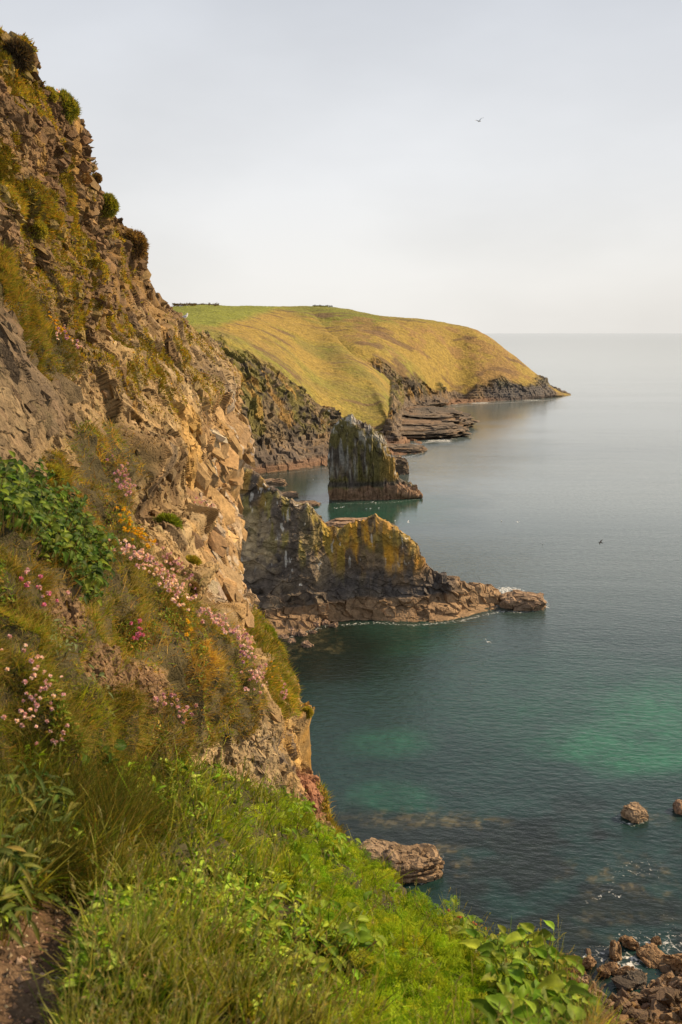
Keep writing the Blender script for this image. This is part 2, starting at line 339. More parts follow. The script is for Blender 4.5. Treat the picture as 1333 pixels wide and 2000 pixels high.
C = mixc(C, np.array([.33, .20, .085]), nose*0.6); C = mixc(C, WHITE*0.75, nose*sstep(0.15, 0.35, fbm(G*np.array([1.6, 1.6, .5]), 3, 107))*0.5)
C = mixc(C, OCHRE, wall*sstep(0.18, 0.42, fbm(G*0.7+9, 3, 105))*0.55)
upb = poly_mask(PX, PY, [(-430, -200), (120, 150), (250, 420), (330, 620), (200, 640), (60, 560), (-430, 400)], 50)
C = mixc(C, np.array([.135, .075, .033]), upb*0.75*sstep(-0.3, 0.5, n3+0.4)); C = mixc(C, GREY*0.9, poly_mask(PX, PY, [(-430, 560), (20, 600), (130, 720), (150, 800), (60, 900), (-430, 900)], 40)*0.6)
C = mixc(C, OCHRE*0.85, sstep(0.15, 0.4, fbm(G*2.2, 3, 106))*upb*0.5)
pal = poly_mask(PX, PY, [(350, 1420), (520, 1400), (560, 1460), (540, 1570), (420, 1540), (350, 1500)], 20)
C = mixc(C, PALE, pal*0.55); C = mixc(C, np.array([.12, .095, .075]), poly_mask(PX, PY, [(500, 1430), (590, 1420), (610, 1570), (560, 1590), (510, 1540)], 10)*sstep(0.0, 0.25, fbm(G*np.array([9, 9, 1.2]), 3, 108))*0.85)
C = mixc(C, RED, poly_mask(PXw, PYw, [(592, 1505), (632, 1510), (640, 1590), (600, 1600)], 10)*0.85)
C = mixc(C, ORANGE*0.9, poly_mask(PX, PY, [(540, 1260), (575, 1290), (612, 1390), (612, 1450), (590, 1440), (560, 1340)], 10)*sstep(-0.1, 0.2, n3)*0.7)
C = mixc(C, MOSS, m_moss*0.65); C = mixc(C, MOSS*0.8, m_edge2*0.7)
C = mixc(C, np.array([.05, .042, .014]), m_plants*0.9); C = mixc(C, np.array([.20, .12, .06]), m_soil*m_bank*0.85)
C *= ((0.86+0.28*c2)*(1+.30*fbm(q*np.array([.8, 1.2, 9.0]), 3, 120)))[..., None]
me = raw_mesh('near_cliff', GD, grid_faces(NY, NX), C, False, M_CLIFF)
def make_templates(n=14, seed=7):
    g = np.random.default_rng(seed); idx = {}; V = []; F = []
    L_ = [-1, 0, 1]
    def vid(p):
        if p not in idx: idx[p] = len(V); V.append(p)
        return idx[p]
    for ax in range(3):
        for sg in (-1, 1):
            for i in range(2):
                for j in range(2):
                    q4 = []
                    for (a, b) in ((i, j), (i+1, j), (i+1, j+1), (i, j+1)):
                        p = [0, 0, 0]; p[ax] = sg; p[(ax+1) % 3] = L_[a]; p[(ax+2) % 3] = L_[b]; q4.append(vid(tuple(p)))
                    F.append(q4 if sg > 0 else q4[::-1])
    V = np.array(V, float); out = []
    for k in range(n):
        v = V/np.maximum(1, np.linalg.norm(V, axis=1, keepdims=True)**.55); v = v*(1+.12*g.normal(size=v.shape))
        for _ in range(7):
            nn_ = g.normal(size=3); nn_ /= np.linalg.norm(nn_); d0 = .55+.25*g.random(); ov = np.maximum(0, v @ nn_-d0); v = v-ov[:, None]*nn_
        out.append(v)
    return np.array(out), np.array(F)
STV, STF = make_templates()
def stones(V, N, w, n, size, col, seed, axes, flat=(1.0, .8, .45), sink=.25, jit=.35, power=2.6, cj=.13):
    """Angular embedded stones following the bedding; part of the rock surface they sit in."""
    g = np.random.default_rng(seed); w = w[:V.shape[0]-1, :V.shape[1]-1]; c = np.cumsum(w.ravel()); i = np.minimum(np.searchsorted(c, g.random(n)*c[-1]), w.size-1); r_, q_ = np.unravel_index(i, w.shape)
    p = V[r_, q_]*.5+V[r_+1, q_+1]*.5; nn_ = N[r_, q_]; dd = np.linalg.norm(p-np.array([0, 0, CAM_H]), axis=-1)
    s = dd*(size[0]+(size[1]-size[0])*g.random(n)**power)
    t = STV[g.integers(0, len(STV), n)]*np.array(flat)*(1+.3*g.normal(size=(n, 1, 3)))*s[:, None, None]
    a = np.asarray(axes, float)[None]+jit*g.normal(size=(n, 3, 3)); e0_ = unit_(a[:, 0]); e2_ = unit_(np.cross(e0_, a[:, 1])); e1_ = np.cross(e2_, e0_)
    v = t[..., 0:1]*e0_[:, None]+t[..., 1:2]*e1_[:, None]+t[..., 2:3]*e2_[:, None]+(p-nn_*(s*sink)[:, None])[:, None]
    cc = col[r_, q_]*(1+cj*g.normal(size=(n, 1)))*(1+.02*g.normal(size=(n, 3)))
    F_ = (np.arange(n)[:, None, None]*26+STF[None]).reshape(-1, 4)
    return v.reshape(-1, 3), F_, np.repeat(np.clip(cc, .01, .8), 26, 0)
def unit_(v): return v/(np.linalg.norm(v, axis=-1, keepdims=True)+1e-12)
def merge(name, parts, mat):
    Vs = []; Fs = []; Cs = []; o = 0
    for V_, F_, C_ in parts: V_ = V_.reshape(-1, 3); Vs.append(V_); Fs.append(F_+o); Cs.append(C_.reshape(-1, 3)); o += len(V_)
    return raw_mesh(name, np.concatenate(Vs), np.concatenate(Fs), np.concatenate(Cs), False, mat)
wst = (1-np.clip(m_plants*1.3, 0, 1))*np.concatenate([np.ones(NU), np.exp(-np.arange(NW)/9.0)])[None, :]*(PX > -80)*(PY < 1800)
slab = poly_mask(PX, PY, [(-430, 560), (20, 600), (130, 720), (150, 860), (60, 960), (-430, 960)], 30)
AXB = [[.55, .1, -.83], [.3, .95, .1], [.8, -.2, .5]]; AXH = [[.9, .1, -.35], [.2, .95, 0], [.3, 0, .95]]; AXV = [[.15, .1, -1], [.5, .9, .0], [.9, -.4, .1]]
top_ = upb*(1-slab)
ST_P = [(GD, grid_faces(NY, NX), C),
  stones(GD, nrm, wst*top_*(1-.85*m_moss)*(.15+sstep(-.05, .3, fbm(G*.5, 3, 501))), 9000, (.0025, .015), C*1.0, 1, AXH, (1, .8, .42), .55),
  stones(GD, nrm, wst*(1-top_)*(1-.85*slab)*(1-.7*nose)*(.25+sstep(-.1, .3, fbm(G*.6, 3, 502))), 17000, (.002, .011), C*1.0, 2, AXV, (1, .7, .5), .5),
  stones(GD, nrm, wst*(slab+.8*nose), 1500, (.003, .022), C*1.0, 3, AXB, (1.5, .8, .35), .5, .22),
  stones(GD, nrm, wst*(1-slab), 34000, (.001, .0042), C*1.05, 4, AXV, (1, .8, .6), .3, .6)]
me = merge('near_cliff', ST_P, M_CLIFF)
cliff = tag(link('near_cliff', me), 'steep tan and brown rock cliff falling from upper left to the sea', 'cliff', kind='structure')

# ------------------------------------------------------------------ foreground bank (ledge with the path)
bt = [(-420, 1440, 2.9), (0, 1480, 3.2), (150, 1500, 3.5), (350, 1500, 4.1), (450, 1530, 4.8), (560, 1580, 5.5), (650, 1648, 5.9), (700, 1695, 5.7), (760, 1740, 5.3), (850, 1805, 4.6), (900, 1835, 4.3), (960, 1872, 3.9), (1050, 1925, 3.3), (1120, 1975, 2.8), (1160, 2050, 2.3), (1175, 2200, 1.75), (1180, 2290, 1.55)]
BNX, BNY, BNW = 700, 420, 30
bpx = np.linspace(-420, 1180, BNX); btx = np.array(bt)
top = np.interp(bpx, btx[:, 0], btx[:, 1]); dt = np.exp(np.interp(bpx, btx[:, 0], np.log(btx[:, 2])))
dt = blur(np.stack([dt]*3), 12)[0]
tt = np.linspace(0, 1, BNY)[:, None]
BPY = 2300+(top[None, :]-2300)*tt; BPX = np.repeat(bpx[None, :], BNY, 0)
BD = 1/(1/1.45+(1/dt[None, :]-1/1.45)*tt)
B = P(BPX, BPY, BD)
ed = B[-1:, :, :]; tw2 = (np.linspace(0, 1, BNW+1)[1:]**1.8)[:, None, None]
lf = sstep(650, 900, bpx)[None, :, None]; dp = 4+(ed[..., 2:3]-4+2)*lf
wrapb = ed+tw2*np.concatenate([0.10*dp, 0.5*dp, -dp], -1)
B = np.concatenate([B, wrapb], 0); BPX = np.concatenate([BPX, np.repeat(bpx[None, :], BNW, 0)], 0); BPY = np.concatenate([BPY, np.repeat(top[None, :], BNW, 0)-5], 0)
bn = grid_normals(B)
PATH = [(-450, 2400), (-450, 1860), (-20, 1830), (55, 1755), (110, 1722), (172, 1728), (192, 1790), (160, 1850), (140, 1930), (125, 2030), (95, 2400)]
m_path = poly_mask(BPX+14*fbm(B*2.2, 3, 3), BPY, PATH, 8)
bd = 0.09*fbm(B*1.3, 3, 12)+0.06*ridge(B*2.4, 2, 17)+0.03*fbm(B*8, 3, 13); f4, e4, c4 = facets(B*11, 8, 0.7)
BGD = B+bn*(bd*(1-0.5*m_path)+m_path*(-0.05+0.012*f4+0.01*fbm(B*22, 3, 14)))[..., None]
BC = mixc(np.broadcast_to(np.array([.05, .045, .018]), B.shape), np.array([.10, .06, .032]), m_path)
BC = mixc(BC, np.array([.17, .11, .062]), m_path*sstep(0.0, 0.45, fbm(B*5, 4, 15))*0.8); BC = mixc(BC, np.array([.075, .048, .028]), m_path*sstep(0.05, 0.4, fbm(B*3+4, 3, 16))*0.7)
me = raw_mesh('grassy_ledge', BGD, grid_faces(BNY+BNW, BNX), BC, True, M_SOIL)
tag(link('ground', me), 'earth ledge with a worn brown dirt path in the bottom left corner', 'ground', kind='structure')

# ------------------------------------------------------------------ lofted distant landforms
def loft(stations, nu, nv, back=None, wd_first=True):
    """stations: (column, [(row, distance or None for the waterline)...]) -> grid (nv, nu, 3) plus pixel arrays; back adds hidden far side."""
    Cn = []
    for px, prof in stations:
        pts = []
        pts.append(P(px, prof[0][0]+0, WD(prof[0][0]))-np.array([0, 2.5, 3.0]))
        for py, d in prof: pts.append(P(px, py, WD(py) if d is None else d))
        if back is not None:
            for (dy, dz, mode) in back:
                l_ = pts[len(prof)]
                pts.append(np.array([l_[0]+dy*0.12, l_[1]+dy, (l_[2]+dz) if mode else -3.0]))
        Cn.append(pts)
    Cn = np.array(Cn)                       # stations, profile, 3
    xs_ = np.array([s[0] for s in stations], float)
    A = resample(Cn.transpose(1, 0, 2), nv)  # nv, stations, 3
    out = np.empty((nv, nu, 3)); xi = np.linspace(xs_[0], xs_[-1], nu)
    k = np.interp(xi, xs_, np.arange(len(xs_)))
    Q = A.transpose(1, 0, 2); Qe = np.concatenate([[2*Q[0]-Q[1]], Q, [2*Q[-1]-Q[-2]]])
    i = np.minimum(k.astype(int), len(xs_)-2); f = (k-i)[:, None, None]
    a, b, c, d = Qe[i], Qe[i+1], Qe[i+2], Qe[i+3]; h = (xs_[i+1]-xs_[i])[:, None, None]
    hp = np.where(i > 0, xs_[i]-xs_[np.maximum(i-1, 0)], xs_[1]-xs_[0])[:, None, None]; hn = np.where(i < len(xs_)-2, xs_[np.minimum(i+2, len(xs_)-1)]-xs_[i+1], xs_[-1]-xs_[-2])[:, None, None]
    m0 = 0.7*h*0.5*((b-a)/hp+(c-b)/h); m1 = 0.7*h*0.5*((c-b)/h+(d-c)/hn)
    f2_, f3_ = f*f, f*f*f
    out = ((2*f3_-3*f2_+1)*b+(f3_-2*f2_+f)*m0+(-2*f3_+3*f2_)*c+(f3_-f2_)*m1).transpose(1, 0, 2)
    return out
def terrace(z, step, k=0.8):
    s = z/step; f = np.floor(s); t = s-f
    return (f+np.where(t < k, t/k*0.15, 0.15+(t-k)/(1-k)*0.85))*step

BK = [(40, 0, 1), (160, -3, 1), (330, 0, 0)]
headA = loft([
 (300, [(945, None), (760, 290), (700, 305), (640, 330), (625, 400), (612, 480), (604, 600)]),
 (380, [(940, None), (800, 285), (730, 300), (660, 322), (635, 390), (612, 470), (597, 600)]),
 (430, [(935, None), (880, 280), (780, 296), (672, 326), (650, 380), (618, 470), (597, 610)]),
 (470, [(930, None), (905, 292), (800, 312), (690, 335), (665, 385), (628, 470), (598, 620)]),
 (505, [(925, None), (905, 299), (805, 326), (712, 346), (680, 392), (640, 470), (599, 630)]),
 (550, [(920, None), (897, 306), (850, 330), (735, 362), (700, 405), (655, 500), (600, 670)]),
 (600, [(915, None), (888, 322), (850, 346), (772, 374), (730, 422), (676, 515), (606, 665)]),
 (640, [(909, None), (880, 330), (840, 356), (803, 378), (768, 412), (718, 478), (650, 575)]),
 (680, [(903, None), (880, 338), (850, 364), (824, 384), (788, 408), (740, 452), (692, 506)]),
 (715, [(897, None), (880, 342), (856, 368), (834, 388), (805, 408), (768, 438), (728, 472)]),
 (740, [(893, None), (876, 346), (858, 370), (840, 388), (815, 402), (788, 420), (758, 446)]),
 (756, [(890, None), (880, 346), (868, 366), (855, 380), (842, 388), (825, 394), (798, 402)]),
 (768, [(889, None), (884, 346), (878, 356), (872, 364), (866, 370), (860, 376), (850, 382)]),
 (790, [(888, None), (885.5, 344), (884, 347), (882.5, 350), (881, 353), (880, 356), (879, 358)]),
 (820, [(885, None), (884.4, 346), (884, 347), (883.6, 348), (883.3, 349), (883, 350), (882.7, 351)]),
], 760, 620, BK)
headB = loft([
 (520, [(905, None), (860, 420), (780, 470), (720, 500), (670, 560), (640, 620), (599, 720)]),
 (600, [(890, None), (850, 430), (780, 478), (720, 505), (670, 560), (635, 620), (598, 700)]),
 (650, [(880, None), (868, WD(868)*.93), (790, 486), (715, 510), (665, 560), (632, 620), (600, 690)]),
 (690, [(874, None), (864, WD(864)*.93), (790, 490), (700, 514), (660, 560), (640, 610), (608, 680)]),
 (740, [(845, None), (836, WD(836)*.93), (795, 505), (705, 528), (670, 570), (645, 610), (616, 670)]),
 (780, [(818, None), (811, WD(811)*.93), (790, 525), (722, 545), (690, 580), (650, 630), (620, 680)]),
 (820, [(801, None), (796, WD(796)*.94), (785, 560), (740, 565), (705, 595), (660, 640), (624, 690)]),
 (850, [(795, None), (790, WD(790)*.94), (781, 575), (752, 590), (715, 615), (665, 655), (627, 700)]),
 (870, [(792, None), (788, WD(788)*.94), (780, 590), (756, 606), (722, 628), (672, 665), (630, 705)]),
 (882, [(790, None), (786, 600), (780, 612), (758, 624), (728, 640), (680, 672), (634, 706)]),
 (930, [(786, None), (778, 612), (762, 622), (738, 634), (712, 650), (690, 670), (645, 705)]),
 (980, [(783, None), (776, 622), (760, 630), (745, 640), (720, 655), (705, 670), (676, 700)]),
 (1020, [(781, None), (774, 630), (762, 637), (752, 646), (738, 660), (725, 672), (706, 700)]),
 (1060, [(778, None), (773, 642), (766, 648), (760, 655), (755, 662), (752, 670), (742, 695)]),
 (1085, [(775, None), (772, 655), (769, 660), (767, 665), (765, 670), (764, 675), (762, 690)]),
 (1115, [(772, None), (771.7, 680), (771.5, 682), (771.2, 684), (771, 686), (770.8, 688), (770.5, 692)]),
], 900, 560, BK)
def far_land(name, H, seed, label):
    H = H.copy(); Hb = np.stack([blur(H[..., k], 8) for k in range(3)], -1); Hc = np.stack([blur(H[..., k], 26) for k in range(3)], -1); wq = (np.linspace(0, 1, H.shape[0])[:, None, None] > .30)*1.0; wq = blur(wq[..., 0], 20)[..., None]; Hb = Hb*(1-wq)+Hc*wq; eb = np.clip(np.minimum(np.arange(H.shape[1]), np.arange(H.shape[1])[::-1])/40., 0, 1)[None, :, None]; H = H*(1-eb)+Hb*eb
    px, py = proj(H); z = H[..., 2]
    n = grid_normals(H); n = np.stack([blur(n[..., k], 4) for k in range(3)], -1); n /= np.linalg.norm(n, axis=-1, keepdims=True)
    # grass line rows (photo) -> share of grass
    gl = np.interp(px, [300, 430, 470, 505, 550, 600, 650, 690, 735, 760, 762, 800, 850, 880, 930, 1000, 1050, 1080, 1110], [640, 668, 690, 714, 742, 778, 812, 838, 842, 800, 716, 728, 748, 750, 745, 752, 752, 760, 766]) if seed == 1 else \
         np.interp(px, [520, 690, 740, 780, 820, 850, 880, 910, 930, 980, 1020, 1060, 1085, 1115], [700, 690, 712, 735, 742, 752, 752, 765, 755, 742, 748, 745, 756, 768])
    wobl = 10*fbm(H*np.array([.05, .05, .0]), 3, 7+seed)+26*np.maximum(0, ridge(H*np.array([.035, .02, 0]), 2, 77+seed)-0.1)
    grass = sstep(9, -7, py-gl+5-wobl*(1 if seed == 1 else 1.0)+6*fbm(H*0.25, 3, 8))
    back = np.arange(H.shape[0])[:, None] > H.shape[0]*0.72
    grass = np.where(back & (z > 20), 1, grass)
    low_ = sstep(9, 5, z)
    Rt = rotm('Y', R(12)) @ rotm('X', R(-6))
    qq = H @ Rt.T
    fa, ea, ca = facets(qq*np.array([.10, .06, .045])+seed, 20+seed, 1.0); fb, eb, cb = facets(qq*np.array([.30, .2, .16])+seed, 25+seed, 1.0)
    rg = ridge(H*np.array([.075, .03, .012]), 3, 30+seed)
    fd, _, cd = facets(qq*np.array([.9, .6, .5])+seed, 28+seed, 1.0); dr = 1.5*fa+2.2*rg+1.2*fb+.55*fd+1.3*ridge(H*np.array([.22, .1, .03]), 3, 31+seed)
    dg = 1.6*fbm(H*0.03, 3, 41)+0.5*fbm(H*0.15, 3, 42)+0.15*fbm(H*0.8, 2, 43)
    am = sstep(0, 6, z+2)
    D_ = (dr*(1-grass)*(1-0.75*low_)+dg*grass)*am
    O = H+n*D_[..., None]
    tz = terrace(O[..., 2]+0.8*fbm(O*0.03, 2, 51)+3.6, 1.5, 0.72)-3
    O[..., 2] = np.where(O[..., 2] < 12, O[..., 2]*(1-low_*(1-grass))+tz*low_*(1-grass), O[..., 2])
    O[..., 2] += low_*(1-grass)*(0.5*fbm(O*0.25, 3, 52)+0.5*fb)
    # colours
    a = fbm(H*0.012, 4, 61); b = fbm(H*0.06, 4, 62); c = fbm(H*0.4, 3, 63)
    gold = np.array([.265, .185, .035]); olive = np.array([.165, .165, .022]); bright = np.array([.18, .20, .026]); tanb = np.array([.235, .135, .048])
    gc = mixc(np.broadcast_to(gold, H.shape), olive, sstep(-0.1, 0.4, a+0.4*b))
    gc = mixc(gc, tanb, sstep(0.0, 0.35, b+0.3*c)*(0.75 if seed == 2 else 0.35))
    gc = mixc(gc, np.array([.12, .07, .035]), sstep(0.20, 0.38, fbm((H @ rotm('Z', R(-35)).T)*np.array([.03, .11, .05]), 4, 64))*0.8)
    upg = sstep(6, -10, py-np.interp(px, [330, 420, 500, 540, 640, 700, 780, 860, 915], [640, 640, 618, 606, 610, 614, 622, 630, 640]))
    gc = mixc(gc, bright, upg*(0.95 if seed == 1 else 0.6))
    gc = gc*(1+.30*fbm(H*.45, 3, 91)+.25*fbm(H*1.3, 2, 92))[..., None]
    rc = mixc(np.broadcast_to(np.array([.065, .052, .038]), H.shape), np.array([.20, .145, .08]), sstep(-0.2, 0.35, fbm(H*np.array([.16, .16, .03]), 4, 65)))
    rc = mixc(rc, np.array([.15, .13, .028]), sstep(0.05, 0.35, fbm(H*np.array([.09, .05, .02]), 3, 66)+.5*fbm(H*.6, 3, 69)+0.25*(n[..., 2])-.05)*0.8*(1-low_)); rc = rc*(.75+.5*cd)[..., None]
    rc = mixc(rc, OCHRE, sstep(0.15, 0.4, fbm(H*np.array([.15, .15, .04])+5, 3, 67))*0.55)
    rc = mixc(rc, DARK, sstep(0.2, 0.4, fbm(H*np.array([.08, .08, .05])+9, 3, 68))*0.6)
    tide = sstep(3.2, 1.2, O[..., 2]+0.8*b); rc = mixc(rc, np.array([.15, .115, .09]), low_*0.6); rc = mixc(rc, RUST, tide*0.7)
    if seed == 2: rc = mixc(rc, np.array([.10, .095, .095]), sstep(930, 1000, px)*0.75)
    Cc = mixc(rc, gc.reshape(-1, 3).reshape(H.shape), grass) if False else rc*(1-grass[..., None])+gc*grass[..., None]
    me = raw_mesh(name, O, grid_faces(*H.shape[:2]), Cc, False, M_FAR)
    tag(link(name, me), label, 'headland', kind='structure')
    return O
OA = far_land('headland', headA, 1, 'grassy headland with dark folded cliffs above the small cove behind the sea stack')
OB = far_land('headland_point', headB, 2, 'far golden grass headland running down to a rocky point on the horizon')

# promontory in the middle distance
pr = [(430, [(1262, None), (1215, 138), (1120, 148), (1010, 160), (900, 170)]), (455, [(1258, None), (1210, 137), (1120, 147), (1010, 158), (915, 166)]),
 (500, [(1248, None), (1200, 137), (1125, 146), (1035, 154), (940, 162)]), (530, [(1242, None), (1200, 137), (1125, 144), (1040, 151), (962, 158)]),
 (560, [(1237, None), (1200, 138), (1125, 143), (1050, 148), (982, 155)]), (600, [(1228, None), (1192, 139), (1125, 143.5), (1060, 147), (995, 153)]),
 (640, [(1216, None), (1185, 141), (1130, 145), (1080, 147.5), (1035, 151)]), (700, [(1208, None), (1180, 143), (1150, 145), (1085, 148), (1030, 151)]),
 (735, [(1209, None), (1180, 143), (1150, 146), (1080, 149), (1017, 152)]), (780, [(1212, None), (1180, 143), (1150, 146), (1100, 149), (1045, 151.5)]),
 (812, [(1214, None), (1188, 143), (1150, 147), (1110, 149), (1075, 151.5)]), (830, [(1214, None), (1184, 143.5), (1158, 147), (1138, 149), (1112, 151.5)]),
 (850, [(1213, None), (1180, 144.5), (1156, 148), (1145, 149.5), (1135, 151.5)]), (900, [(1206, None), (1182, 146), (1164, 149), (1152, 151), (1143, 153)]),
 (950, [(1193, None), (1178, 148.5), (1168, 150.5), (1160, 152), (1153, 154)]), (978, [(1186, None), (1182, 149.2), (1177, 150), (1172, 151), (1168, 152)])]
pr = [(p_[0], p_[1]) for p_ in pr]
pr = [(p_[0], [(a_, (d_ if i_ < 2 else p_[1][1][1]+(d_-p_[1][1][1])*.36)) for i_, (a_, d_) in enumerate(p_[1])]) for p_ in pr]
PRm = loft(pr, 900, 560, [(3, -.6, 1), (7, -5, 1), (11, 0, 0)])
def mid_rock(name, H, seed, label, stack=False):
    px, py = proj(H); z = H[..., 2]
    n = grid_normals(H); n = np.stack([blur(n[..., k], 5) for k in range(3)], -1); n /= np.linalg.norm(n, axis=-1, keepdims=True)
    if stack:
        Rt = rotm('Y', R(3)); sc = np.array([.55, .35, .07])
    else:
        Rt = rotm('Y', R(-14)); sc = np.array([.20, .3, .42])
    qq = H @ Rt.T; W_ = qq+0.6*np.stack([fbm(H*.3, 2, 1), fbm(H*.3, 2, 2), fbm(H*.3, 2, 3)], -1)
    fa, ea, ca = facets(W_*sc, 60+seed, .8); fb, eb, cb = facets(W_*sc*3, 63+seed, .8); fc, ec, cc = facets(H*np.array([.35, .3, .4]), 66+seed, 1.1)
    am = sstep(-3, 2, z)
    if stack:
        D_ = 0.55*fa+0.3*fb+0.3*fbm(H*.2, 3, 4)+0.55*ridge(qq*np.array([.5, .4, .03]), 3, 5)
        zz = z+2.6*fbm(H*.15, 3, 84); D_ += -0.35*sstep(3.2, 4.2, zz)*sstep(9, 5, zz)+0.45*sstep(3.8, 2.6, zz)
    else:
        lowb = sstep(6.2, 4.8, z+1.0*fbm(H*.12, 3, 6)-1.2*fbm(H*.05, 2, 7))
        D_ = (0.22*fa+0.22*fb+0.20*ridge(qq*np.array([.6, .5, .09]), 2, 5)+.20*ridge((H @ rotm('Y', R(24)).T)*np.array([.12, .12, 1.0]), 3, 15))*(1-lowb)+(0.65*fa+.5*fc+0.4*fb+0.4)*lowb+0.22*fbm(H*.2, 3, 4)
    D_ += 0.10*fbm(H*3, 3, 8)
    O = H+n*(D_*am)[..., None]
    vv = np.linspace(0, 1, H.shape[0])[:, None]; crest_ = np.exp(-((vv-(.62 if not stack else .62))/.09)**2)
    O[..., 2] += crest_*am*(.9 if not stack else .9)*(ridge(H*np.array([.45, .2, .0])+seed, 3, 86)+.15)
    if not stack:
        tz = terrace(O[..., 2]+3+1.0*fbm(O*.08, 2, 9), 1.5, .6)-3
        O[..., 2] = np.where((O[..., 2] < 6), O[..., 2]*.4+.6*tz, O[..., 2])
    st = fbm(H*np.array([.8, .8, .10]), 4, 70+seed)
    rc = mixc(np.broadcast_to(np.array([.085, .066, .05]), H.shape), np.array([.19, .145, .095]), sstep(-.3, .4, fbm(H*.35, 4, 71)+0.6*st))
    rc = mixc(rc, DARK*1.2, sstep(.1, .35, fbm(H*.2+3, 3, 72))*.55)
    topd = py-np.interp(px, [s[0] for s in pr], [s[1][-1][0] for s in pr]) if not stack else 0*py
    if stack:
        rc = mixc(rc, np.array([.15, .125, .035]), sstep(-.35, .25, st+fbm(H*.25, 3, 73)+0.15)*.85)
        rc = mixc(rc, OCHRE*.9, sstep(735, 770, px+8*st)*sstep(4, 6, z)*.6)
        rc = mixc(rc, WHITE*.52, sstep(.06, .34, fbm(H*np.array([.75, .75, .06])+4, 4, 74)-0.0045*np.abs(px-700)+.08)*sstep(4.5, 8, z)*.7)
        crest = sstep(24, 6, py-np.interp(px, [s[0] for s in ST], [s[1][-1][0] for s in ST])); rc = mixc(rc, WHITE*.75, crest*sstep(-.1, .3, fbm(H*.9, 3, 75))*.8)
        rc = mixc(rc, DARK*1.3, sstep(5.5, 4.5, z)*sstep(3, 3.8, z)*.8)
        tide = sstep(3.9, 3.0, z+1.3*fbm(H*.3, 3, 83)+.5*st); rc = mixc(rc, np.array([.25, .15, .09]), tide*.9)
    else:
        lich = sstep(-.15, .35, st+.5*fbm(H*.3, 3, 76)); region = poly_mask(px, py, [(620, 1030), (720, 1005), (760, 1020), (840, 1110), (800, 1130), (640, 1100)], 28)
        rc = mixc(rc, ORANGE, np.clip(lich*1.15+.1+.9*poly_mask(px, py, [(735, 1010), (770, 1030), (845, 1120), (790, 1120), (730, 1060)], 14)*sstep(-.35, .1, st), 0, 1)*region*.95); rc = mixc(rc, MOSS, sstep(.0, .3, st)*poly_mask(px, py, [(440, 900), (560, 960), (700, 1030), (700, 1130), (560, 1100), (450, 1000)], 30)*.65)
        rc = mixc(rc, OCHRE*.8, sstep(.0, .3, fbm(H*.3+8, 3, 79))*poly_mask(px, py, [(430, 880), (540, 950), (540, 1010), (430, 980)], 20)*.7)
        rc = mixc(rc, WHITE*.85, sstep(.08, .3, fbm(H*np.array([.7, .7, .13])+6, 4, 77)+.02)*poly_mask(px, py, [(530, 960), (600, 975), (650, 1020), (640, 1060), (560, 1050)], 18)*.85)
        rc = mixc(rc, np.array([.22, .17, .04]), sstep(-.2, .3, fbm(H*.5+3, 4, 87))*sstep(8, 11, z)*sstep(560, 640, px)*.6); rc = mixc(rc, WHITE*.8, sstep(.42, .48, fbm(H*np.array([1.4, 1.4, .35])+2, 3, 78))*sstep(6, 10, z)*.6)
        rc = mixc(rc, PALE*.95, poly_mask(px, py, [(440, 1000), (500, 1000), (545, 1080), (540, 1110), (470, 1100)], 14)*sstep(-.2, .2, fbm(H*.8, 3, 80))*.8)
        rc = mixc(rc, np.array([.075, .068, .065]), sstep(8.5, 6, z)*.6*sstep(620, 700, px))
        tide = sstep(3.4, 2.2, z+.7*fbm(H*.3, 3, 81)); rc = mixc(rc, np.array([.22, .14, .075]), tide*.9); rc = mixc(rc, np.array([.25, .165, .09]), sstep(860, 900, px)*.7)
    rc *= ((0.8+0.4*cb)*(1.0 if stack else 1.22)*(1+.25*fbm(H*np.array([1.2, 1.2, 2.5]), 3, 85)))[..., None]
    me = raw_mesh(name, O, grid_faces(*H.shape[:2]), rc, False, M_MID)
    return link(name, me), O
o, OP = mid_rock('rock_promontory', PRm, 1, '')
tag(o, 'dark rock promontory with orange lichen crest reaching into the bay', 'promontory', kind='structure')
ST = [(643, [(975, None), (965, 248.8), (950, 249.5), (930, 250), (915, 250.5)]), (647, [(975.5, None), (960, 248.5), (930, 249.5), (890, 251), (858, 253)]),
 (654, [(976, None), (955, 248.5), (920, 249.5), (870, 251), (836, 254)]), (664, [(976, None), (950, 248.5), (910, 249.5), (860, 251), (823, 255)]),
 (680, [(976, None), (950, 248.3), (910, 249.3), (860, 251), (818, 256)]), (702, [(976, None), (950, 248.3), (910, 249.3), (862, 251), (826, 256)]),
 (728, [(976, None), (950, 248.3), (915, 249.3), (874, 251), (842, 256)]), (750, [(975.5, None), (950, 248.8), (925, 250), (888, 251), (864, 256)]),
 (764, [(975, None), (955, 248.8), (938, 250), (910, 251.5), (890, 256)]), (772, [(975, None), (960, 249), (946, 250.5), (932, 252), (918, 256)]),
 (784, [(974, None), (965, 249.6), (955, 251), (946, 252.5), (937, 255)]), (804, [(973, None), (968, 250), (962, 251.2), (957, 252.5), (951, 254)]), (824, [(971, None), (970, 251), (969.4, 251.5), (969, 252), (968.4, 252.5)])]
ST = [(p_[0], [(a_, (d_ if i_ < 2 else p_[1][1][1]+(d_-p_[1][1][1])*.6)) for i_, (a_, d_) in enumerate(p_[1])]) for p_ in ST]
SG = loft(ST, 560, 520, [(3, -1, 1), (6, -5, 1), (10, 0, 0)])
o, OS = mid_rock('sea_stack', SG, 2, '', True)
tag(o, 'sharp sea stack of upright slabs streaked white, standing alone in the cove', 'sea stack')

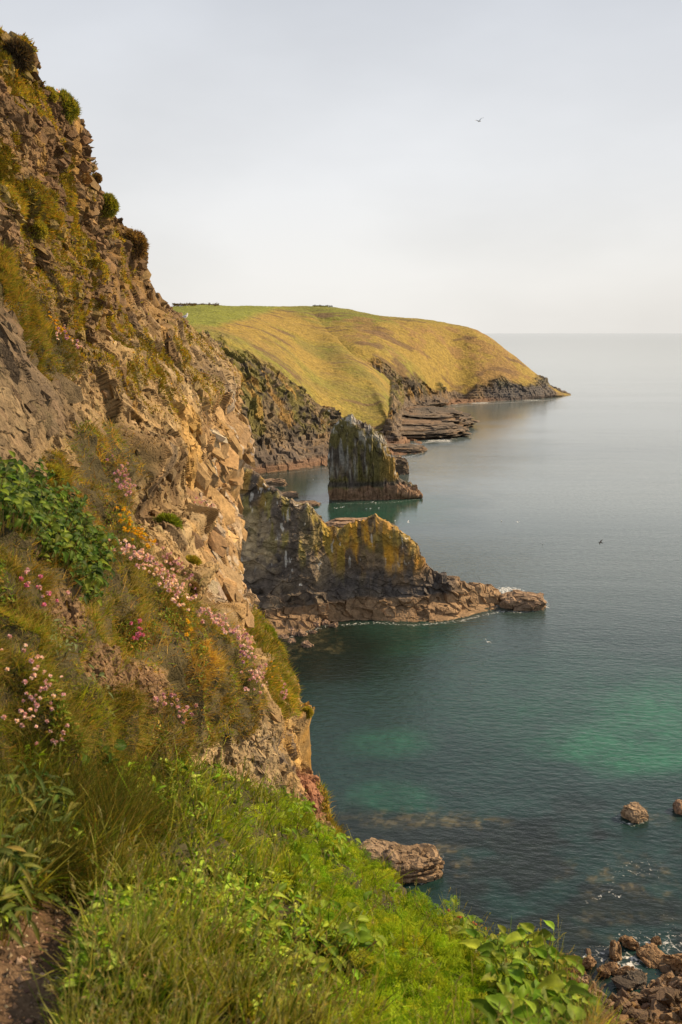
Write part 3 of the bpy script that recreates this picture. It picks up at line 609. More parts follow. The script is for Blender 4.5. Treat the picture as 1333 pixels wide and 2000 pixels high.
# ------------------------------------------------------------------ water
wy = np.concatenate([np.geomspace(8, 330, 1050), np.geomspace(333, 1200, 220), np.geomspace(1230, 45000, 60)])
wa = np.concatenate([np.linspace(-2.6, -0.26, 40)[:-1], np.linspace(-0.26, 0.50, 620), np.linspace(0.50, 2.6, 40)[1:]])
WX = wa[None, :]*(wy[:, None]+20); WY = np.repeat(wy[:, None], len(wa), 1)
Wg = np.stack([WX, WY, np.zeros_like(WX)], -1)
wpx, wpy = proj(Wg)
wn1 = fbm(Wg*.045, 4, 201); wn2 = fbm(Wg*.18, 4, 202); wn3 = fbm(Wg*.9, 3, 203)
def blob(cx, cy, rx, ry, k=.35): return sstep(1.25, .35, np.hypot((wpx-cx)/rx, (wpy-cy)/ry)+k*(wn1+wn2*.8))
green = np.clip(blob(1250, 1465, 190, 55)*1.1+blob(1300, 1385, 150, 70)*.5+blob(760, 1450, 110, 40)*.45+blob(760, 1560, 110, 40)*.4+blob(800, 1250, 170, 40)*.22+blob(1150, 1400, 300, 130)*.14+blob(740, 990, 170, 40)*.3+blob(1000, 1350, 380, 90)*.1, 0, 1)
kelp_reflect = np.clip(sstep(-.05, .25, wn2+.45*sstep(1560, 1680, wpy)-.25+.15*wn1)*sstep(1500, 1640, wpy)+blob(640, 1285, 130, 60)*.9+sstep(1420, 1260, wpy)*0, 0, 1)  # kelp low down; first blob darkens water where the promontory reflects
shoal = np.clip(blob(800, 1600, 190, 26, .5)*.7+blob(950, 1608, 80, 16, .5)+blob(840, 1680, 90, 40, .5)*.9+blob(1210, 1720, 130, 50, .7)*.7+blob(1190, 1800, 120, 50, .7)*.4+blob(600, 1270, 60, 36, .7)*.6+blob(1260, 1590, 70, 26)*.5, 0, 1)*sstep(-.35, .25, wn2+wn3*.9)
wc = np.broadcast_to(np.array([.012, .033, .029]), Wg.shape)*1.0
wc = mixc(wc, np.array([.020, .125, .066]), np.clip(green*(.8+.5*wn2+.35*fbm(Wg*.4, 3, 211)), 0, 1))
wc = mixc(wc, np.array([.010, .014, .011]), kelp_reflect*.88); wc = mixc(wc, np.array([.008, .014, .010]), sstep(900, 560, wpx)*sstep(1200, 1230, wpy)*sstep(1400, 1280, wpy)*.8)  # kelp, then the promontory's dark reflection painted into the water colour
shoal = shoal*sstep(-.2, .25, fbm(Wg*np.array([.8, .8, 0]), 4, 209)+.05)*(.35+.9*sstep(-.1, .2, fbm(Wg*np.array([2.2, 2.2, 0]), 2, 212)))
wc = mixc(wc, np.array([.105, .09, .045]), shoal*.85); wc = wc*(1+.35*fbm(Wg*np.array([.35, .35, 0]), 4, 210)*sstep(1350, 1600, wpy))[..., None]
wc = mixc(wc, np.array([.15, .182, .18]), np.clip(sstep(1330, 820, wpy)*sstep(520, 980, wpx+.5*(1000-wpy))*(1-.8*blob(740, 985, 220, 60))*(.75+.35*sstep(800, 1250, wpx)+.35*fbm(Wg*np.array([.004, .02, 0]), 4, 208)), 0, 1))  # sky glare on the farther water, painted in as a paler base colour
# foam: white spots round rocks where the swell breaks
def fb_(cx, cy, rx, ry): return sstep(1.1, .2, np.hypot((wpx-cx)/rx, (wpy-cy)/ry)+.5*wn2)
foam = fb_(1000, 1160, 46, 22)*1.3+fb_(985, 1175, 30, 14)*1.2+fb_(1230, 1830, 50, 26)*.4+fb_(1222, 1885, 46, 24)*.75+fb_(1290, 1790, 60, 20)*.3+fb_(850, 856, 46, 6)+fb_(885, 838, 24, 3)*.8+fb_(850, 863, 60, 5)*.6+fb_(822, 884, 16, 3)*.9+fb_(935, 787, 30, 2.2)+fb_(1040, 782, 26, 1.8)*.8+fb_(765, 1035, 30, 6)*.9+fb_(608, 980, 22, 4)*.9+fb_(1245, 1700, 90, 34)*.36+fb_(1180, 1740, 60, 30)*.3+fb_(1210, 1595, 22, 8)*.4+fb_(870, 790, 30, 2)*.7+fb_(722, 1647, 12, 6)*.8+fb_(1160, 1860, 60, 26)*.5+fb_(1320, 1850, 60, 60)*.5+fb_(1225,760,70,5)*.25
vis = (wpy > 640) & (wpy < 2100) & (wpx > -100) & (wpx < 1433)
def foam_line(poly, wd, st):
    d = np.full(wpx.shape, 1e9); m_ = vis; X, Y = wpx[m_], wpy[m_]; dm = np.full(X.shape, 1e9)
    for (x0, y0), (x1, y1) in zip(poly[:-1], poly[1:]):
        ex, ey = x1-x0, y1-y0; t = np.clip(((X-x0)*ex+(Y-y0)*ey)/(ex*ex+ey*ey), 0, 1); dm = np.minimum(dm, np.hypot(X-x0-t*ex, (Y-y0-t*ey)*1.6))
    d[m_] = dm; return st*sstep(wd, 0, d)
foam = np.clip(foam, 0, .85)
for pl, wd, st in [([(520, 1240), (560, 1246), (640, 1222), (735, 1216), (812, 1221), (900, 1213), (975, 1194), (1020, 1196), (1072, 1186), (1066, 1170)], 9, .62), ([(600, 985), (640, 978), (664, 984), (760, 982), (824, 974)], 5, .5), ([(500, 930), (560, 924), (640, 914)], 4, .5),
                   ([(765, 896), (800, 892), (828, 884)], 4, .7), ([(790, 870), (850, 862), (880, 842), (885, 826)], 5, .75), ([(890, 794), (960, 788), (1060, 783), (1118, 774)], 3, .6), ([(735, 1705), (800, 1735), (862, 1712), (866, 1668)], 12, .5), ([(1210, 1604), (1240, 1612), (1270, 1600)], 10, .6),
                   ([(1085, 1872), (1150, 1868), (1200, 1880), (1262, 1866), (1333, 1856)], 20, .52), ([(1190, 1850), (1215, 1830), (1250, 1832)], 14, .58), ([(1180, 1690), (1240, 1700), (1333, 1690)], 16, .3), ([(1150, 1760), (1190, 1745), (1210, 1752)], 14, .55), ([(1180, 755), (1230, 762), (1250, 771)], 4, .55)]:
    foam = np.maximum(foam, foam_line(pl, wd, st))
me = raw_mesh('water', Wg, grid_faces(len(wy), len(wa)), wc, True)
fa_ = me.attributes.new('foam', 'FLOAT', 'POINT'); fa_.data.foreach_set('value', foam.astype(np.float32).ravel())
m, n, l, b = new_mat('sea_water')
at = n.new('ShaderNodeAttribute'); at.attribute_name = 'Col'; af = n.new('ShaderNodeAttribute'); af.attribute_name = 'foam'
ge = n.new('ShaderNodeNewGeometry')
def tn(scale, det, rot=0, st=(1, 1, 1), rough=.5):
    mp = n.new('ShaderNodeMapping'); mp.inputs['Rotation'].default_value = (0, 0, rot); mp.inputs['Scale'].default_value = st; l.new(ge.outputs['Position'], mp.inputs[0])
    t = n.new('ShaderNodeTexNoise'); t.inputs['Scale'].default_value = scale; t.inputs['Detail'].default_value = det; t.inputs['Roughness'].default_value = rough; l.new(mp.outputs[0], t.inputs['Vector']); return t
t1 = tn(.75, 3, .5, (1, 2.0, 1)); t2 = tn(2.6, 4, .9, (1, 1.6, 1), .6); t3 = tn(.055, 3, .3, (1, 2.6, 1))
def mth(op, a, b_):
    x = n.new('ShaderNodeMath'); x.operation = op
    for k, v in enumerate((a, b_)):
        if isinstance(v, (int, float)): x.inputs[k].default_value = v
        else: l.new(v, x.inputs[k])
    return x.outputs[0]
hgt = mth('ADD', mth('MULTIPLY', t1.outputs[0], .95), mth('ADD', mth('MULTIPLY', t2.outputs[0], .34), mth('MULTIPLY', t3.outputs[0], 1.6)))
bu = n.new('ShaderNodeBump'); bu.inputs['Strength'].default_value = 1.0; bu.inputs['Distance'].default_value = .08; l.new(hgt, bu.inputs['Height'])
fn = tn(2.4, 7, 0, (1, 1, 1), .72); wv = n.new('ShaderNodeTexVoronoi'); wv.feature = 'DISTANCE_TO_EDGE'; wv.inputs['Scale'].default_value = 1.1; l.new(fn.outputs['Color'], wv.inputs['Vector'])
mp5 = n.new('ShaderNodeVectorMath'); mp5.operation = 'SCALE'; mp5.inputs['Scale'].default_value = .9; l.new(fn.outputs['Color'], mp5.inputs[0])
ad5 = n.new('ShaderNodeVectorMath'); l.new(ge.outputs['Position'], ad5.inputs[0]); l.new(mp5.outputs[0], ad5.inputs[1]); l.new(ad5.outputs[0], wv.inputs['Vector'])
net = n.new('ShaderNodeMapRange'); net.inputs[1].default_value = .16; net.inputs[2].default_value = 0.0; l.new(wv.outputs['Distance'], net.inputs[0])
fsum = mth('ADD', mth('ADD', mth('MULTIPLY', af.outputs['Fac'], 1.0), mth('MULTIPLY', net.outputs[0], .45)), mth('MULTIPLY', mth('SUBTRACT', fn.outputs[0], .5), 2.4))
fm = n.new('ShaderNodeMapRange'); fm.inputs[1].default_value = .80; fm.inputs[2].default_value = 1.25; l.new(fsum, fm.inputs[0])
fm2 = mth('MULTIPLY', fm.outputs[0], mth('MINIMUM', mth('MULTIPLY', af.outputs['Fac'], 3.0), 1.0))
mxc = n.new('ShaderNodeMix'); mxc.data_type = 'RGBA'; l.new(fm2, mxc.inputs[0]); mxc.inputs[7].default_value = (.72, .72, .69, 1)
pn = tn(.9, 5, .2, (1, 1, 1), .65); pr_ = n.new('ShaderNodeMapRange'); pr_.inputs[1].default_value = .3; pr_.inputs[2].default_value = .7; pr_.inputs[3].default_value = .7; pr_.inputs[4].default_value = 1.3; l.new(pn.outputs[0], pr_.inputs[0])
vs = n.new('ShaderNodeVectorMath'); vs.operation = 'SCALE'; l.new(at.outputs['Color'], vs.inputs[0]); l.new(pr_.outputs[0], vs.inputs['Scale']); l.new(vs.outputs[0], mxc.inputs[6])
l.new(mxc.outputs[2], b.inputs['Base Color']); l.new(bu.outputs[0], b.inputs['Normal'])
l.new(mth('ADD', mth('MULTIPLY', fm2, .6), .10), b.inputs['Roughness']); b.inputs['IOR'].default_value = 1.38; b.inputs['Specular IOR Level'].default_value = .5
bu.inputs['Distance'].default_value = .12
ab = n.new('ShaderNodeAttribute'); ab.attribute_name = 'ripple'; l.new(ab.outputs['Fac'], bu.inputs['Strength'])
rp = me.attributes.new('ripple', 'FLOAT', 'POINT'); rp.data.foreach_set('value', np.clip((1.1-.35*wn1)*(105/np.hypot(WX, WY))**.72*(1-.6*sstep(.0, .5, fbm(Wg*np.array([.006, .022, 0]), 3, 207))), .05, 1).astype(np.float32).ravel())
me.materials.append(m)
tag(link('water', me), 'calm dark teal sea with green sandy shallows', 'sea', kind='structure')

# ------------------------------------------------------------------ loose rocks
def lump(name, c, r, rot, seed, mat, pal, nn=70, blocky=.55, flat=0, strat=0):
    c = np.asarray(c, float); r = np.asarray(r, float)
    th = np.linspace(0, np.pi, nn); ph = np.linspace(0, 2*np.pi, nn*2+1)[:-1]
    T, Ph = np.meshgrid(th, ph, indexing='ij')
    s = np.stack([np.sin(T)*np.cos(Ph), np.sin(T)*np.sin(Ph), np.cos(T)], -1)
    e = 0.55; s2 = np.sign(s)*np.abs(s)**e; s2 /= (np.abs(s2)**3.2).sum(-1, keepdims=True)**(1/3.2)
    f, ed, ci = facets(s2*1.6+seed*3.1, seed, .9); f2, _, c2 = facets(s2*4.5+seed, seed+1, .8)
    d = 1+blocky*f*.6+.09*f2+.06*fbm(s*3+seed, 3, seed)+.012*fbm(s*12, 2, seed+2)
    if strat: d += .06*strat*np.sign(np.sin((s2[..., 2]*r[2]*strat*3+fbm(s*2, 2, seed))*3))
    v = s2*d[..., None]*r; v = v @ (rotm('Z', rot) @ (rotm('X', .5*math.sin(seed*2.3)) @ rotm('Y', .5*math.cos(seed*1.7)) if max(r) < 1.6 else np.eye(3))).T
    v[0] = v[0].mean(0); v[-1] = v[-1].mean(0)
    i = np.arange(nn-1)[:, None]*(nn*2)+np.arange(nn*2)[None, :]; j = np.arange(nn-1)[:, None]*(nn*2)+((np.arange(nn*2)+1) % (nn*2))[None, :]
    F = np.stack([i, i+nn*2, j+nn*2, j], -1).reshape(-1, 4)
    cc = mixc(np.broadcast_to(np.asarray(pal[0], float), v.shape), pal[1], sstep(-.3, .3, fbm(s*4+seed, 3, seed+5)))*(.85+.3*c2)[..., None]
    if len(pal) > 2: cc = mixc(cc, pal[2], sstep(.0, -.35, s[..., 2]+.0*d)*.0+sstep(.25, .4, fbm(s*3+9, 3, seed+6))*.7)
    me = raw_mesh(name, v, F, cc, False, mat)
    return link(name, me, loc=c)
def at_sea(px, py, z=0):
    Y = float(WD(py)); p_ = P(px, py, Y); p_ = np.array(p_); k = (CAM_H-z)/CAM_H
    return np.array([p_[0]*k, p_[1]*k, z])
RP = [[.20, .135, .085], [.34, .235, .15], [.13, .10, .07]]
c_ = at_sea(806, 1694, .2); tag(lump('flat_boulder', c_, (2.35, 1.9, 1.35), .15, 5, M_MID, [[.20, .135, .078], [.29, .20, .12], [.12, .085, .05]], 110, .22, strat=1.5), 'large flat topped tan boulder in the water against the cliff foot', 'boulder')
c_ = at_sea(742, 1676, .0); tag(lump('flat_boulder', c_, (2.0, 1.7, 1.1), -.4, 9, M_MID, [[.20, .14, .08], [.30, .21, .13]], 90, .25), 'tan rock slab joining the big flat boulder to the cliff foot', 'boulder')
c_ = at_sea(1240, 1592, .2); tag(lump('sea_boulder', c_, (1.05, 1.0, .8), .5, 12, M_MID, [[.26, .18, .11], [.36, .25, .15], [.15, .11, .07]], 70, .25), 'round brown boulder alone in the water near the right edge', 'boulder')
c_ = at_sea(1334, 1580, .2); tag(lump('sea_boulder', c_, (.8, .8, .6), .1, 14, M_MID, [[.22, .15, .1], [.33, .2, .12]], 50, .25), 'small rust brown boulder cut by the right edge of the picture', 'boulder')
c_ = at_sea(1022, 1178, .4); tag(lump('tip_rock', c_, (3.6, 3.0, 1.6), -.1, 17, M_MID, [[.20, .135, .085], [.30, .20, .125]], 90, .35), 'low brown rock past the foam at the end of the promontory', 'rock')
c_ = at_sea(700, 1026, .4); tag(lump('flat_ledge_rock', c_, (7.6, 3.6, 1.3), .0, 21, M_MID, [[.24, .15, .09], [.33, .22, .14]], 90, .3), 'flat reddish rock ledge awash just behind the lichened crest', 'rock')
c_ = at_sea(752, 1032, .1); tag(lump('small_ledge_rock', c_, (3.0, 2, .8), .0, 22, M_MID, [[.18, .13, .09], [.28, .2, .14]], 50, .3), 'small dark rock at the seaward end of the reddish ledge', 'rock')
for k, (x, y, rx, lab) in enumerate([(560, 968, 3.0, 'low brown rock in the cove beside the promontory ridge'), (598, 986, 3.6, 'thin flat rock with foam between promontory and stack'), (530, 948, 4.6, 'dark rock hump at the inner end of the cove')]):
    tag(lump('cove_rock', at_sea(x, y, .1), (rx, 2.2, .9 if k < 2 else 2.0), .1*k, 30+k, M_MID, RP, 50, .35), lab, 'rock', 'low rocks in the cove')
for k, (x, y, rr, zz, lab) in enumerate([(800, 846, (24, 34, 3.6), .6, 'broad layered rock shelf stepping into the sea below the far spur'), (838, 826, (20, 44, 4.6), .8, 'long dark layered shelf with a blunt seaward end beneath the far slope'), (785, 884, (9, 9, 1.6), .3, 'low reddish rock spit to the right of the sea stack')]):
    tag(lump('rock_shelf', at_sea(x, y-6, zz), rr, 0, 34+k, M_FAR, [[.10, .08, .06], [.19, .14, .095], [.22, .14, .08]], 110, .22, strat=.5), lab, 'rock shelf')
# knob behind the stack
tag(lump('dark_knob_rock', at_sea(772, 918, 1.0), (4.0, 4.0, 4.2), .2, 41, M_MID, [[.10, .075, .055], [.22, .16, .10], [.25, .18, .06]], 70, .4), 'dark rock knob standing just behind the right side of the stack', 'rock')
# foot boulders under the promontory
rnd = random.Random(4)
spots = [(528, 1208, 1.2), (545, 1214, .9), (560, 1205, 1.5), (574, 1216, 1.0), (592, 1212, 1.3), (608, 1208, .9), (540, 1228, .8), (565, 1232, .9), (586, 1226, 1.1), (602, 1222, .7), (616, 1220, .8), (625, 1214, .6), (555, 1245, .6), (592, 1240, .7), (636, 1218, .55), (575, 1240, .5), (612, 1236, .5), (652, 1222, .6), (600, 1262, .7), (570, 1254, .5)]
for k, (x, y, s_) in enumerate(spots):
    o = lump('shore_boulder', at_sea(x, y, s_*.15 if y < 1225 else .0), (s_*1.1, s_*.9, s_*.7), rnd.random()*3, 50+k, M_MID, [[.20, .13, .09], [.34, .23, .15]], 26, .55)
    tag(o, 'brown boulder in the tumbled heap at the landward foot of the promontory', 'boulder', 'boulders at the foot of the promontory')
# rocky shore at the bottom right, far below
NSX, NSY = 520, 420
sx = np.linspace(1020, 1560, NSX); syt = np.interp(sx, [1020, 1090, 1140, 1200, 1260, 1300, 1333, 1420, 1560], [1905, 1872, 1880, 1900, 1905, 1885, 1868, 1850, 1840])
ts = np.linspace(0, 1, NSY)[:, None]; SPY = (syt-18)[None, :]+(2260-syt[None, :])*ts; SPX = np.repeat(sx[None, :], NSY, 0)
hz = 14*(ts**1.5)*np.ones_like(SPX)*.55-1.2+8*ts*np.clip(ts*4, 0, 1)*.5
k = (CAM_H-hz)/CAM_H; base = P(SPX, SPY, WD(SPY)); SH = base*1.0; SH[..., 0] = base[..., 0]*k; SH[..., 1] = base[..., 1]*k; SH[..., 2] = hz
fa, ea, ca = facets(SH*np.array([.55, .5, .6]), 91, 1.2); fb, eb, cb = facets(SH*1.7, 92, 1.0); fc, ec, cc_ = facets(SH*4.5, 93, 1.0)
up = sstep(.28, .42, ts*np.ones_like(SPX)+.07*fbm(SH*.3, 3, 94))
SH[..., 2] += .3+(.7*fa+.25*fb+.07*fc)*(1-.8*up)+.5*fbm(SH*.25, 3, 95)+.1*fbm(SH*2, 3, 96)
sc_ = mixc(np.broadcast_to(np.array([.16, .105, .065]), SH.shape), np.array([.30, .20, .12]), ca)
sc_ = mixc(sc_, np.array([.045, .04, .036]), sstep(.1, .35, fbm(SH*.35, 3, 97))*.8*(1-up)); sc_ = mixc(sc_, ORANGE*.7, sstep(.2, .4, fbm(SH*1.1, 3, 98))*.4)
sc_ = mixc(sc_, np.array([.15, .095, .055]), up*.9)
snm = grid_normals(SH); me = merge('rocky_shore', [(SH, grid_faces(NSY, NSX), sc_), stones(SH, snm, (1-up)*(SPY < 2040), 1700, (.002, .011), sc_*.75, 6, AXH, (1, .8, .6), .2, .5), stones(SH, snm, (1-.8*up)*(SPY < 2040), 6000, (.001, .004), sc_*.8, 7, AXH, (1, .8, .6), .1, .5)], M_MID)
tag(link('rocky_shore', me), 'dark broken shore rocks far below in the bottom right corner', 'shore', kind='structure')
shore = [(1230, 1842, .75, 'upright orange brown boulder topmost in the foam pool'), (1203, 1862, .85, 'brown pyramid boulder left of the foam pool'), (1150, 1882, .7, 'brown boulder with a dark hollow beside the leafy plant tips'), (1118, 1876, .55, 'pale brown boulder nearest the leafy plant'),
         (1275, 1872, 1.0, 'flat brown boulder on the right side of the foam pool'), (1283, 1838, .6, 'low orange rock awash above the flat boulder'), (1195, 1893, .6, 'orange brown boulder below the pyramid boulder'), (1222, 1902, .65, 'rounded boulder at the lower edge of the foam pool'),
         (1180, 1900, .6, 'small angular boulder on the dark shore shelf'), (1320, 1885, 1.1, 'wide ledge boulder cut by the right edge above the shore'), (1243, 1915, .9, 'dark blocky boulder directly under the white foam'), (1300, 1915, .9, 'brown slab boulder at the right of the dark block')]
for k, (x, y, s_, lab) in enumerate(shore):
    o = lump('shore_rock', at_sea(x, y, .12), (s_*(.75+.25*math.sin(k*2.1)), s_*(.65+.2*math.cos(k*3.3)), s_*(.5+.15*math.sin(k))), k*1.3, 100+k, M_MID, [[.17, .10, .05], [.26, .165, .085]] if k not in (10,) else [[.05, .045, .04], [.10, .08, .06]], 40, .5)
    tag(o, lab, 'boulder', 'boulders along the near shore')

# ------------------------------------------------------------------ vegetation
rng = np.random.default_rng(11)
class Surf:
    """A built ground surface that plants can be rooted on."""
    def __init__(s, V, N, px, py): s.V, s.N, s.px, s.py = V, N, px, py
    def sample(s, w, n):
        w = w[:-1, :-1]; c = np.cumsum(w.ravel()); i = np.searchsorted(c, rng.random(n)*c[-1]); i = np.minimum(i, w.size-1)
        r, q = np.unravel_index(i, w.shape); a = rng.random(n)[:, None]; b = rng.random(n)[:, None]
        V = s.V; p = (V[r, q]*(1-b)+V[r, q+1]*b)*(1-a)+(V[r+1, q]*(1-b)+V[r+1, q+1]*b)*a
        return p, s.N[r, q], s.px[r, q], s.py[r, q]
SA = Surf(GD[:, :NU], nrm[:, :NU], PX[:, :NU], PY[:, :NU])
SB = Surf(BGD[:BNY+6], bn[:BNY+6], BPX[:BNY+6], BPY[:BNY+6])
_pa = proj(SA.V); _pb = proj(SB.V)
def surf_at(S, pp, px, py):
    d = (pp[0]-px)**2+(pp[1]-py)**2; i = np.unravel_index(np.argmin(d), d.shape); return S.V[i], S.N[i]
EYE = np.array([0, 0, CAM_H])
def unit(v): return v/(np.linalg.norm(v, axis=-1, keepdims=True)+1e-12)
def rvec(n): return unit(rng.normal(size=(n, 3)))
def blades(p, d, L, w, bend, col, nseg=3, prof=None, tipcol=None):
    """Ribbons: root p, direction d, length L, width w, bend vector. Returns vertices, quads, colours."""
    n = len(p); t = np.linspace(0, 1, nseg+1); side = unit(np.cross(d, unit(EYE-p)+0.7*rng.normal(size=(n, 3))))
    if prof is None: prof = np.maximum(.06, 1-t**1.6)
    c = p[:, None]+d[:, None]*(L[:, None]*t)[..., None]+bend[:, None]*(L[:, None]*t*t)[..., None]
    o = side[:, None]*(w[:, None]*.5*prof)[..., None]
    V = np.stack([c-o, c+o], 2).reshape(n, -1, 3); k = 2*(nseg+1)
    f = np.array([[2*i, 2*i+1, 2*i+3, 2*i+2] for i in range(nseg)])
    F = (np.arange(n)[:, None, None]*k+f[None]).reshape(-1, 4)
    tt = np.repeat(t, 2)[None, :, None]
    C_ = np.repeat(col[:, None], k, 1) if tipcol is None else col[:, None]*(1-tt**2)+tipcol[:, None]*tt**2
    return V.reshape(-1, 3), F, C_.reshape(-1, 3)
def join(parts):
    Vs, Fs, Cs = [], [], []; o = 0
    for V, F, C_ in parts: Vs.append(V); Fs.append(F+o); Cs.append(C_); o += len(V)
    return np.concatenate(Vs), np.concatenate(Fs), np.concatenate(Cs)
def pick(cols, n, jit=.18, w=None):
    c = np.asarray(cols, float)[rng.choice(len(cols), n, p=w)]; return np.clip(c*(1+jit*rng.normal(size=(n, 1)))*(1+.06*rng.normal(size=(n, 3))), .004, .9)
UP = np.array([0, 0, 1.0])
def sward(name, S, w, n, L, wid, cols, label, cat='grass', upw=.6, spread=.5, bend=.35, tips=None, mat=None, cw=None, clump=0, nseg=3, wk=0.0, colfn=None, off=0.0):
    p, nn, px, py = S.sample(w, n)
    dd = np.linalg.norm(p-EYE, axis=-1); p = p+nn*(off*rng.random(n)*dd/12)[:, None]
    if clump:
        key = np.floor(p/clump).astype(np.int64); h1 = h01(key[:, 0], key[:, 1], key[:, 2], 5); h2 = h01(key[:, 0], key[:, 1], key[:, 2], 6); h3 = h01(key[:, 0], key[:, 1], key[:, 2], 7)
        lean = np.stack([h1-.5, h2-.5, (h3-.5)*.6], -1)*2.4; Ls = .5+.85*h3; cl_ = .38+1.0*h01(key[:, 0], key[:, 1], key[:, 2], 9)
    else: lean = 0; Ls = 1; cl_ = np.ones(n)
    d = unit(nn*(1-upw)+UP*upw+lean*.5+rvec(n)*spread)
    ln = L[0]+(L[1]-L[0])*rng.random(n)**1.3; ln = ln*Ls
    wd = np.maximum(wid[0]+(wid[1]-wid[0])*rng.random(n), wk*dd)
    down = np.array([0.1, -.1, -.8]); bv = unit(1.3*rvec(n)+down*.6+lean*.35)*bend*(.4+rng.random(n)[:, None])
    c = (pick(cols, n, w=cw) if colfn is None else colfn(p, px, py))*cl_[:, None]
    tc_ = pick(tips, n) if tips is not None else None
    if tc_ is not None: m_ = rng.random(n) < .5; tc_[m_] = c[m_]
    V, F, C_ = blades(p-nn*.004, d, ln, wd, bv, c, nseg, tipcol=tc_)
    me = raw_mesh(name, V, F, C_, True, mat or M_GRASS)
    return tag(link(name, me), label, cat, kind='stuff')
GL = [[.21, .31, .02], [.29, .37, .03], [.13, .23, .018], [.36, .40, .05]]
GOLD = [[.46, .27, .06], [.54, .35, .10], [.34, .26, .045], [.38, .19, .045]]
OLIV = [[.21, .22, .03], [.27, .245, .04], [.14, .17, .022], [.33, .24, .05]]
gA = np.array(GL)*.80; gG = np.array(GOLD)*.95; gO = np.array(OLIV)*.85
def bankcol(p, px, py):
    n = len(p); a = fbm(p*1.6, 3, 301); gold = poly_mask(px, py, [(270, 1210), (450, 1230), (500, 1300), (495, 1440), (350, 1460), (270, 1330)], 40)*.75+poly_mask(px, py, [(140, 840), (240, 830), (260, 1000), (160, 1030)], 30)*.95+poly_mask(px, py, [(250, 1030), (320, 1080), (380, 1190), (330, 1190)], 25)*.5
    shade = .16+.95*gold+.8*a; r = rng.random(n); isg = r < shade
    c = np.where(isg[:, None], gG[rng.choice(4, n)], gO[rng.choice(4, n)]); gr = (rng.random(n) < .42-.34*gold+.8*fbm(p*2.3, 2, 302)); c = np.where(gr[:, None], gA[rng.choice(4, n)]*.85, c)
    return np.clip(c*(1+.2*rng.normal(size=(n, 1))), .01, .6)
A_ = lambda poly, s=12: poly_mask(SA.px, SA.py, poly, s)
wb = (m_bank*(1-.93*m_soil))[:, :NU]*(PX[:, :NU] > -90)*(PY[:, :NU] < 1760)*(.35+.65*sstep(-.35, .1, fbm(SA.V*2.2, 3, 303)))*(.12+.88*sstep(-.25, .0, fbm(SA.V*6+5, 3, 304)))
sward('fescue_grass', SA, wb, 120000, (.018, .068), (.0012, .002), None, 'long fine golden and olive grass covering the bank below the cliff', colfn=bankcol, upw=.5, spread=.75, bend=.9, wk=.00075, clump=.14, tips=[[.50, .35, .12], [.40, .28, .08]])
wr = (m_rib+m_mound)[:, :NU]*(PX[:, :NU] > -60)
sward('ledge_grass', SA, wr, 30000, (.02, .065), (.001, .002), [[.22, .20, .03], [.34, .23, .05], [.16, .18, .025], [.3, .18, .05]], 'olive and rusty grass strip on the upper left rock ledge', upw=.4, spread=.6, bend=.6, wk=.0008, clump=.2)
wm = (m_moss*(1-m_plants))[:, :NU]*(PX[:, :NU] > -40)
sward('cliff_moss', SA, wm**1.2, 120000, (.02, .055), (.003, .006), [[.30, .23, .03], [.36, .26, .035], [.2, .18, .025], [.32, .17, .035], [.25, .24, .035]], 'yellow green mossy tufts scattered over the upper cliff rock', 'moss', off=.04, upw=.3, spread=.8, bend=.3, wk=.0011, clump=.3, nseg=2)
wv_ = (np.clip(m_edge+.55*m_edge2, 0, 1))[:, :NU]
sward('cliff_edge_grass', SA, wv_, 26000, (.03, .09), (.003, .006), [[.22, .24, .03], [.34, .27, .05], [.14, .18, .022], [.42, .28, .08]], 'green and straw grass fringe on the seaward cliff edge', upw=.45, spread=.8, bend=.5, wk=.0009, clump=.25)
# foreground ledge
pxb, pyb = SB.px, SB.py
inpic = (pxb > -150)
wpath = 1-np.clip(m_path[:SB.V.shape[0]]*1.15, 0, 1)
painted_shade_reg = poly_mask(pxb, pyb, [(-200, 1440), (330, 1480), (330, 1640), (190, 1740), (-200, 1800)], 40)  # ground where darker plant colours stand in for shade
wg = wpath*inpic*(.5+.5*sstep(-.3, .2, fbm(SB.V*2.5, 3, 310)))
fern = poly_mask(pxb+30*fbm(SB.V*2, 2, 5), pyb, [(430, 1640), (600, 1600), (720, 1700), (860, 1800), (930, 1880), (1040, 2050), (900, 2300), (620, 2300), (700, 1950), (560, 1800)], 40)
def ledgecol(p, px, py):
    n = len(p); dry = rng.random(n) < .16+.3*poly_mask(px, py, [(560, 1880), (900, 1950), (900, 2300), (400, 2300), (430, 1950)], 60)+.2*fbm(p*1.5, 2, 311)
    c = gA[rng.choice(4, n)]*.95; c = np.where(dry[:, None], np.array([[.26, .24, .06]])*np.ones((n, 1)), c)
    return np.clip(c*(1+.22*rng.normal(size=(n, 1)))*(1+.07*rng.normal(size=(n, 3))), .01, .6)
sward('meadow_grass', SB, wg*(1-.65*fern)*(.25+.75*(1-painted_shade_reg))*(.2+.8*sstep(-.2, .05, fbm(SB.V*5, 3, 333))), 42000, (.04, .14), (.0036, .0095), None, 'lush green meadow grass on the ledge beside the dirt path', colfn=ledgecol, upw=.7, spread=.6, bend=.5, tips=[[.42, .40, .12], [.34, .32, .07]], clump=.07, nseg=4, wk=.0008)
sward('shade_painted_tussock', SB, wg*painted_shade_reg, 30000, (.05, .16), (.0015, .003), [[.10, .11, .018], [.24, .17, .04], [.07, .10, .014], [.13, .15, .02]], 'tussock grass coloured dark brown and olive for shade at the head of the path', upw=.55, spread=.7, bend=.9, clump=.10, nseg=4, wk=.0007)  # shade at the head of the path is put into these blade colours
